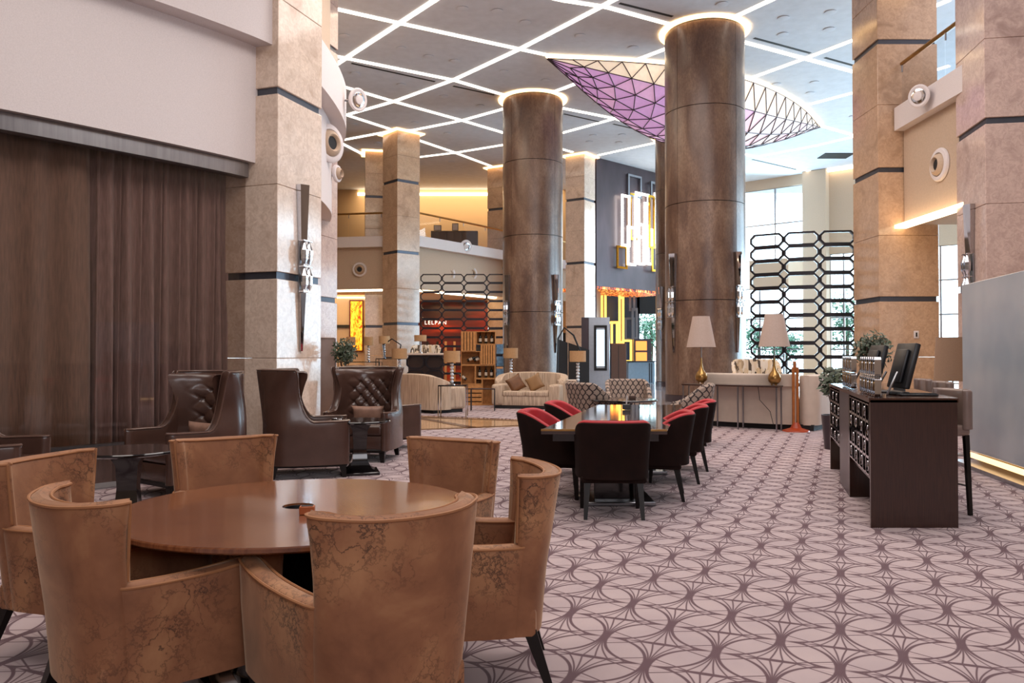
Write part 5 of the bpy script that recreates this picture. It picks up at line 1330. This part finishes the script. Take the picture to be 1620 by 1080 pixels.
for px_, z_, a_, lb in ((816, 0.64, 0.5, 'left brown cushion on the cream sofa'), (846, 0.66, -0.5, 'right brown cushion on the cream sofa')):
    o = pillow('cushion', 0.42, 0.42, 0.15, bw_ if px_ < 830 else plain('tan_cushion_fabric', '#8A6844', 0.6), loc=(X(px_, 20.35), 20.35, z_+0.0)); o.rotation_euler = (0.25, 0.5, PI+a_*0.5); tag(o, lb, 'cushion', 'cushions on the cream sofa')
M['lampshade_warm'] = plain('warm_drum_shade', '#B48F66', 0.8, 0, 0.08, 30)
M['ball'] = plain('crystal_ball', '#DCE2E8', 0.06, 0.6, 0.2, 12)
def ball_lamp(label, px, y, z, h=0.74, w_=0.36):
    t = thing('crystal_lamp', label, 'lamp', (X(px, y), y, z), 0.3, 'stacked crystal ball lamps with drum shades')
    hs = h*0.34; m = MB()
    for r_ in (w_/2, w_/2-0.008):
        m.lathe([(r_, h-hs), (r_, h)], 24)
    mk('lamp_shade', m, M['lampshade_warm'], t, fix=False)
    n = 6; r_ = (h-hs-0.03)/(2*n)
    for k in range(n):
        m = MB(); m.lathe([(r_*1.15*math.sin(PI*a/6), 0.03+r_*(2*k+1)-r_*math.cos(PI*a/6)) for a in range(7)], 10); mk('crystal_ball', m, M['ball'], t, smooth=0.9)
    m = MB(); m.lathe([(0, 0), (0.07, 0), (0.07, 0.015), (0.02, 0.03), (0, 0.03)], 16); mk('base', m, M['chrome'], t)
    m = MB(); m.cyl((0, 0, 0.03), (0, 0, h-0.03), 0.006, n=6); mk('stem', m, M['chrome'], t); return t
def side_table(label, px, y, w_, d_, h, mat='chrome', top='glass', style='thin', n=4):
    t = thing('side_table', label, 'table', (X(px, y), y, FZ))
    m = MB(); m.rbox(-w_/2, w_/2, -d_/2, d_/2, h-0.03, h, 0.005, 1); mk('tabletop', m, M[top], t)
    r_ = 0.011 if style == 'thin' else 0.04
    for sx in (-1, 1):
        for sy in (-1, 1):
            m = MB(); m.box(sx*(w_/2-r_)-r_, sx*(w_/2-r_)+r_, sy*(d_/2-r_)-r_, sy*(d_/2-r_)+r_, 0, h-0.03); mk('leg', m, M[mat], t, smooth=0)
    return t
side_table('chrome-legged glass side table carrying the tallest crystal lamp', 717, 17.4, 0.62, 0.62, 0.72, 'chrome', 'black'); ball_lamp('largest crystal ball lamp, on the chrome side table between the cream sofas', 715, 17.3, FZ+0.72)
side_table('dark table behind the back-turned cream sofa', 632, 21.6, 0.5, 0.5, 0.72, 'blackmatt', 'black'); ball_lamp('crystal ball lamp behind the back-turned cream sofa', 632, 21.6, FZ+0.72, 0.82, 0.42)
side_table('dark table at the left end of the facing cream sofa', 808, 22.4, 0.5, 0.5, 0.72, 'blackmatt', 'black'); ball_lamp('crystal ball lamp in front of the middle round column', 808, 22.4, FZ+0.72, 0.84, 0.41)
t = side_table('white slatted side table at the right end of the facing cream sofa', 897, 20.6, 0.5, 0.5, 0.72, 'whitesofa', 'whitesofa', 'thick')
for k in range(5):
    m = MB(); m.box(-0.2+k*0.09, -0.155+k*0.09, -0.25, -0.23, 0.02, 0.68); mk('slat', m, M['whitesofa'], t, smooth=0)
ball_lamp('crystal ball lamp between the round column and the reception panel', 914, 19.2, 0.70, 0.78, 0.40)
side_table('low dark table under the rightmost crystal lamp', 914, 19.2, 0.4, 0.4, 0.688, 'blackmatt', 'black')
side_table('slim wooden-topped drinks table at the arm of the facing cream sofa', 764, 19.5, 0.6, 0.3, 0.55, 'blackmatt', 'deskwood')
# counter with lattice front, tall table and lamps behind
t = thing('lattice_counter', 'pale-topped counter with a dark lattice front left of the wine crates', 'counter', (X(673, 24.6), 24.6, FZ)); w_ = 60/1250*24.6
m = MB(); m.rbox(-w_/2, w_/2, -0.2, 0.2, 1.36, 1.42, 0.01, 1); mk('counter_top', m, M['whitesofa'], t)
m = MB(); m.box(-w_/2+0.05, w_/2-0.05, 0.05, 0.18, 0, 1.36); mk('counter_body', m, M['deskwood'], t, smooth=0)
for i in range(2):
    for j in range(3):
        m = MB(); frame_prism(m, w_/2*0.96, 0.43, 0.05, 0.08, 0.12, (-w_/4+i*w_/2, -0.1, 0.24+j*0.45)); mk('lattice_cell', m, M['screenbar'], t, smooth=0)
ball_lamp('small crystal lamp standing on the pale lattice counter', 665, 24.6, FZ+1.42, 0.56, 0.38)
shell_chair('geometric-patterned high chair behind the lattice counter', (X(672, 26.6), 26.6, FZ), PI, None, 'geo', 'geo', 1.70, 1.2, 0.42, lo=0.9, name='bar_chair')
t = side_table('tall dark table in front of the square balcony column', 625, 26.4, 1.2, 0.6, 1.25, 'blackmatt', 'black')
ball_lamp('crystal lamp at the left end of the tall dark table', 608, 26.4, FZ+1.25, 0.74, 0.36)
m = MB(); m.tube([(-0.22, 0, 0.0), (-0.30, 0, 0.42), (0.0, 0, 0.62), (0.30, 0, 0.42), (0.22, 0, 0.0)], 0.025, 6, True); o = mk('wire_lantern', m, M['screenbar'], loc=(X(620, 26.3), 26.3, FZ+1.275)); tag(o, 'dark house-shaped wire frame on the tall dark table', 'ornament')
side_table('tall dark table below the painting', 570, 30.5, 1.6, 0.6, 1.1, 'blackmatt', 'black')
ball_lamp('crystal lamp in front of the painting, left of the pair', 555, 30.5, FZ+1.1, 0.95, 0.36); ball_lamp('crystal lamp in front of the painting, right of the pair', 583, 30.5, FZ+1.1, 0.95, 0.36)
# wine crates
M['pine'] = plain('pine_crate', '#B57F48', 0.7, 0, 0.2, 14); M['bottle'] = plain('dark_bottle_glass', '#12160F', 0.1, coat=0.4); M['label'] = plain('bottle_label', '#D9CDB8', 0.7)
YC = 21.6; SC = FPX/YC
def crate(label, x0, y0, x1, y1, slats=None, bottles=()):
    """photo-crop rectangle in sixths of a pixel -> crate"""
    a = aty(580+x0/6, 520+y0/6, YC); b_ = aty(580+x1/6, 520+y1/6, YC); w_, h_ = b_.x-a.x, a.z-b_.z
    t = thing('wine_crate', label, 'crate', ((a.x+b_.x)/2, YC, b_.z), 0, 'stacked pine wine crates'); d_ = 0.36; k = 0.018
    for nm, bx in (('side_board', (-w_/2, -w_/2+k, -d_/2, d_/2, 0, h_)), ('side_board', (w_/2-k, w_/2, -d_/2, d_/2, 0, h_)), ('bottom_board', (-w_/2+k, w_/2-k, -d_/2, d_/2, 0, k)), ('top_board', (-w_/2+k, w_/2-k, -d_/2, d_/2, h_-k, h_)), ('back_board', (-w_/2+k, w_/2-k, d_/2-k, d_/2, k, h_-k))):
        m = MB(); m.box(*bx); mk(nm, m, M['pine'] if not (slats and nm == 'back_board') else M['slot'], t, smooth=0)  # slatted crates get a black back: shade between slats put into colour
    if slats:
        n_, vert = slats
        for i in range(n_):
            m = MB()
            if vert: m.box(-w_/2+w_*(i+0.08)/n_, -w_/2+w_*(i+0.84)/n_, -d_/2-0.012, -d_/2, 0, h_)
            else: m.box(-w_/2, w_/2, -d_/2-0.012, -d_/2, h_*(i+0.08)/n_, h_*(i+0.84)/n_)
            mk('slat', m, M['pine'], t, smooth=0)
    for j, (fx, tilt) in enumerate(bottles):
        bt = thing('wine_bottle', ('rightmost ' if fx > 0.1 else 'leftmost ' if fx < -0.1 else 'middle ') + 'dark wine bottle ' + ('lying tilted' if tilt else 'standing upright') + ' in the crate: ' + label.split(',')[0].replace('pine crate ', ''), 'bottle', ((a.x+b_.x)/2 + fx*w_, YC, b_.z+k+(0.10 if tilt else 0)), 0, 'wine bottles in the crates')
        Mx = Matrix.Rotation(tilt, 4, 'Y')
        m = MB(); m.lathe([(0, 0), (0.038, 0), (0.04, 0.01), (0.04, 0.19), (0.03, 0.22), (0.014, 0.25), (0.014, 0.32), (0, 0.32)], 14); m.xf(Mx); mk('glass_body', m, M['bottle'], bt)
        m = MB(); m.lathe([(0.0415, 0.06), (0.0415, 0.15)], 14); m.xf(Mx); mk('paper_label', m, M['label'], bt, fix=False)
    return t
crate('pine crate with upright slats, topmost at left', 900, 25, 1040, 210, (5, True))
crate('pine crate topmost at right, three bottles inside', 1042, 25, 1225, 148, None, ((-0.3, 0), (0.0, 0), (0.3, 0)))
crate('pine crate with upright slats, second row at right', 1085, 150, 1222, 340, (6, True))
crate('pine crate second row at left, bottles lying inside', 900, 212, 1083, 342, None, ((-0.2, 1.2), (0.15, 1.2)))
crate('pine crate third row at left, one tilted bottle', 900, 344, 1034, 524, None, ((-0.15, -0.9),))
crate('pine crate third row at right, standing bottles', 1036, 344, 1222, 470, None, ((-0.3, 0), (0.02, 0), (0.3, 0)))
crate('pine crate fourth row at right, mostly empty', 1100, 472, 1222, 720, None)
crate('pine crate with level slats at the bottom left', 900, 526, 1098, 725, (5, False))
crate('narrow pine crate between the two middle rows', 1036, 472, 1098, 524, None)
t = thing('magazine_rack', 'dark wire rack of blue magazines right of the wine crates', 'rack', (X(791, 23.2), 23.2, FZ))
m = MB(); m.box(-0.13, -0.11, -0.1, 0.1, 0, 1.7); mk('side_frame', m, M['blackmatt'], t, smooth=0); m = MB(); m.box(0.11, 0.13, -0.1, 0.1, 0, 1.7); mk('side_frame', m, M['blackmatt'], t, smooth=0)
mg = plain('magazine_cover', '#5E86A8', 0.4, 0, 0.7, 6)
for j in range(4):
    m = MB(); m.box(-0.11, 0.11, -0.1, 0.1, 0.30+j*0.36, 0.32+j*0.36); mk('shelf', m, M['blackmatt'], t, smooth=0)
    m = MB(); m.box(-0.10, 0.10, -0.06, -0.05, 0.32+j*0.36, 0.60+j*0.36); mk('magazine', m, mg, t, smooth=0)
# ================================================================= RECEPTION CORNER
t = thing('display_panel', 'silver free-standing panel with a framed light box near the reception', 'panel', (X(948, 30.5), 30.5, 0.006), -0.12)
pw, ph = 30/1250*30.5*1.1, aty(0, 502, 30.5).z
m = MB(); m.rbox(-pw/2, pw/2, 0, 0.12, 0, ph, 0.01, 1); mk('panel_body', m, plain('silver_panel', '#AEB6C0', 0.25, 0.6), t)
m = MB(); m.box(-pw/2-0.28, -pw/2, 0, 0.15, 0, ph); mk('side_panel', m, M['dark_wall'], t, smooth=0)
m = MB(); frame_prism(m, pw*0.62, ph*0.62, 0.09, 0.08, 0, (0.05, -0.03, ph*0.58)); mk('frame', m, M['slot'], t, smooth=0)
m = MB(); m.box(0.05-pw*0.25, 0.05+pw*0.25, -0.02, 0.0, ph*0.33, ph*0.83); mk('light_box', m, emit('pale_light_box', (0.72, 0.88, 1, 1), 0.7), t, smooth=0)
t = thing('reception_counter', 'pale blue metal counter under the amber frames', 'counter', (X(1015, 38), 38, 0.006)); cw = 42/1250*38; ch_ = aty(0, 571, 38).z
m = MB(); m.rbox(-cw/2, cw/2, 0, 0.6, 0, ch_-0.05, 0.01, 1); mk('counter_body', m, plain('pale_blue_metal', '#9DB4C4', 0.3, 0.5), t)
m = MB(); m.rbox(-cw/2-0.05, cw/2+0.05, -0.05, 0.65, ch_-0.05, ch_, 0.01, 1); mk('counter_top', m, M['slot'], t)
for x_ in (cw*0.3, cw*0.38): m = MB(); m.box(x_-0.02, x_+0.02, -0.02, 0, 0.02, ch_-0.1); mk('seam', m, M['slot'], t, smooth=0)
t = thing('lit_cabinet', 'dark cabinet with orange-lit shelves behind the reception counter', 'cabinet', (X(1017, 42.5), 42.5, 0.006)); w_ = 27/1250*42.5; h_ = aty(0, 536, 42.5).z
m = MB(); m.box(-w_/2, w_/2, 0.1, 0.5, 0, h_); mk('cabinet_body', m, M['dark_wall'], t, smooth=0)
for k_ in range(2): m = MB(); m.box(-w_*0.4, w_*0.25, 0.08, 0.1, h_-0.62-k_*0.6, h_-0.12-k_*0.6); mk('lit_shelf', m, emit('orange_shelf_light', (1, 0.28, 0.05, 1), 0.9), t, smooth=0)
w_ = 24/1250*41; m = MB(); m.rbox(-w_/2, w_/2, 0, 0.5, 0, 1.95, 0.01, 1); o = mk('wood_cabinet', m, plain('brown_cabinet', '#5B3A2A', 0.4), loc=(X(979, 41), 41, 0.006)); tag(o, 'tall brown cabinet behind the silver display panel', 'cabinet')
m = MB(); m.box(-0.02, 0.0, -0.01, 0.0, 0.1, 1.85); mk('door_seam', m, M['slot'], o, smooth=0)
t = thing('arc_lamp', 'dark angular screen with a thin arching lamp arm behind the crystal lamp', 'lamp', (X(905, 25.5), 25.5, 0.006))
m = MB(); m.tube([(-0.5, 0, 0.0), (-0.45, 0, 1.9), (-0.25, 0, 2.25), (0.05, 0, 2.0), (0.3, 0, 1.4)], 0.03, 8); mk('arm', m, M['slot'], t)
m = MB(); m.lathe([(0, 0), (0.25, 0), (0.25, 0.04), (0, 0.06)], 20, (-0.5, 0, 0)); mk('base', m, M['slot'], t)
t = thing('black_screen', 'black slanting-topped folding screen right of the middle round column', 'screen', (X(906, 26.5), 26.5, 0.006))
for k_ in range(3):
    x0 = -0.5+k_*0.36; m = MB(); m.add([(x0, 0.06*(k_ % 2), 0), (x0+0.34, 0.06*((k_+1) % 2), 0), (x0+0.34, 0.06*((k_+1) % 2), 1.78-k_*0.12), (x0, 0.06*(k_ % 2), 1.9-k_*0.12)] + [(x0, 0.06*(k_ % 2)+0.04, 0), (x0+0.34, 0.06*((k_+1) % 2)+0.04, 0), (x0+0.34, 0.06*((k_+1) % 2)+0.04, 1.78-k_*0.12), (x0, 0.06*(k_ % 2)+0.04, 1.9-k_*0.12)], [(0,1,2,3),(7,6,5,4),(0,4,5,1),(1,5,6,2),(2,6,7,3),(3,7,4,0)]); mk('leaf', m, M['slot'], t, smooth=0)
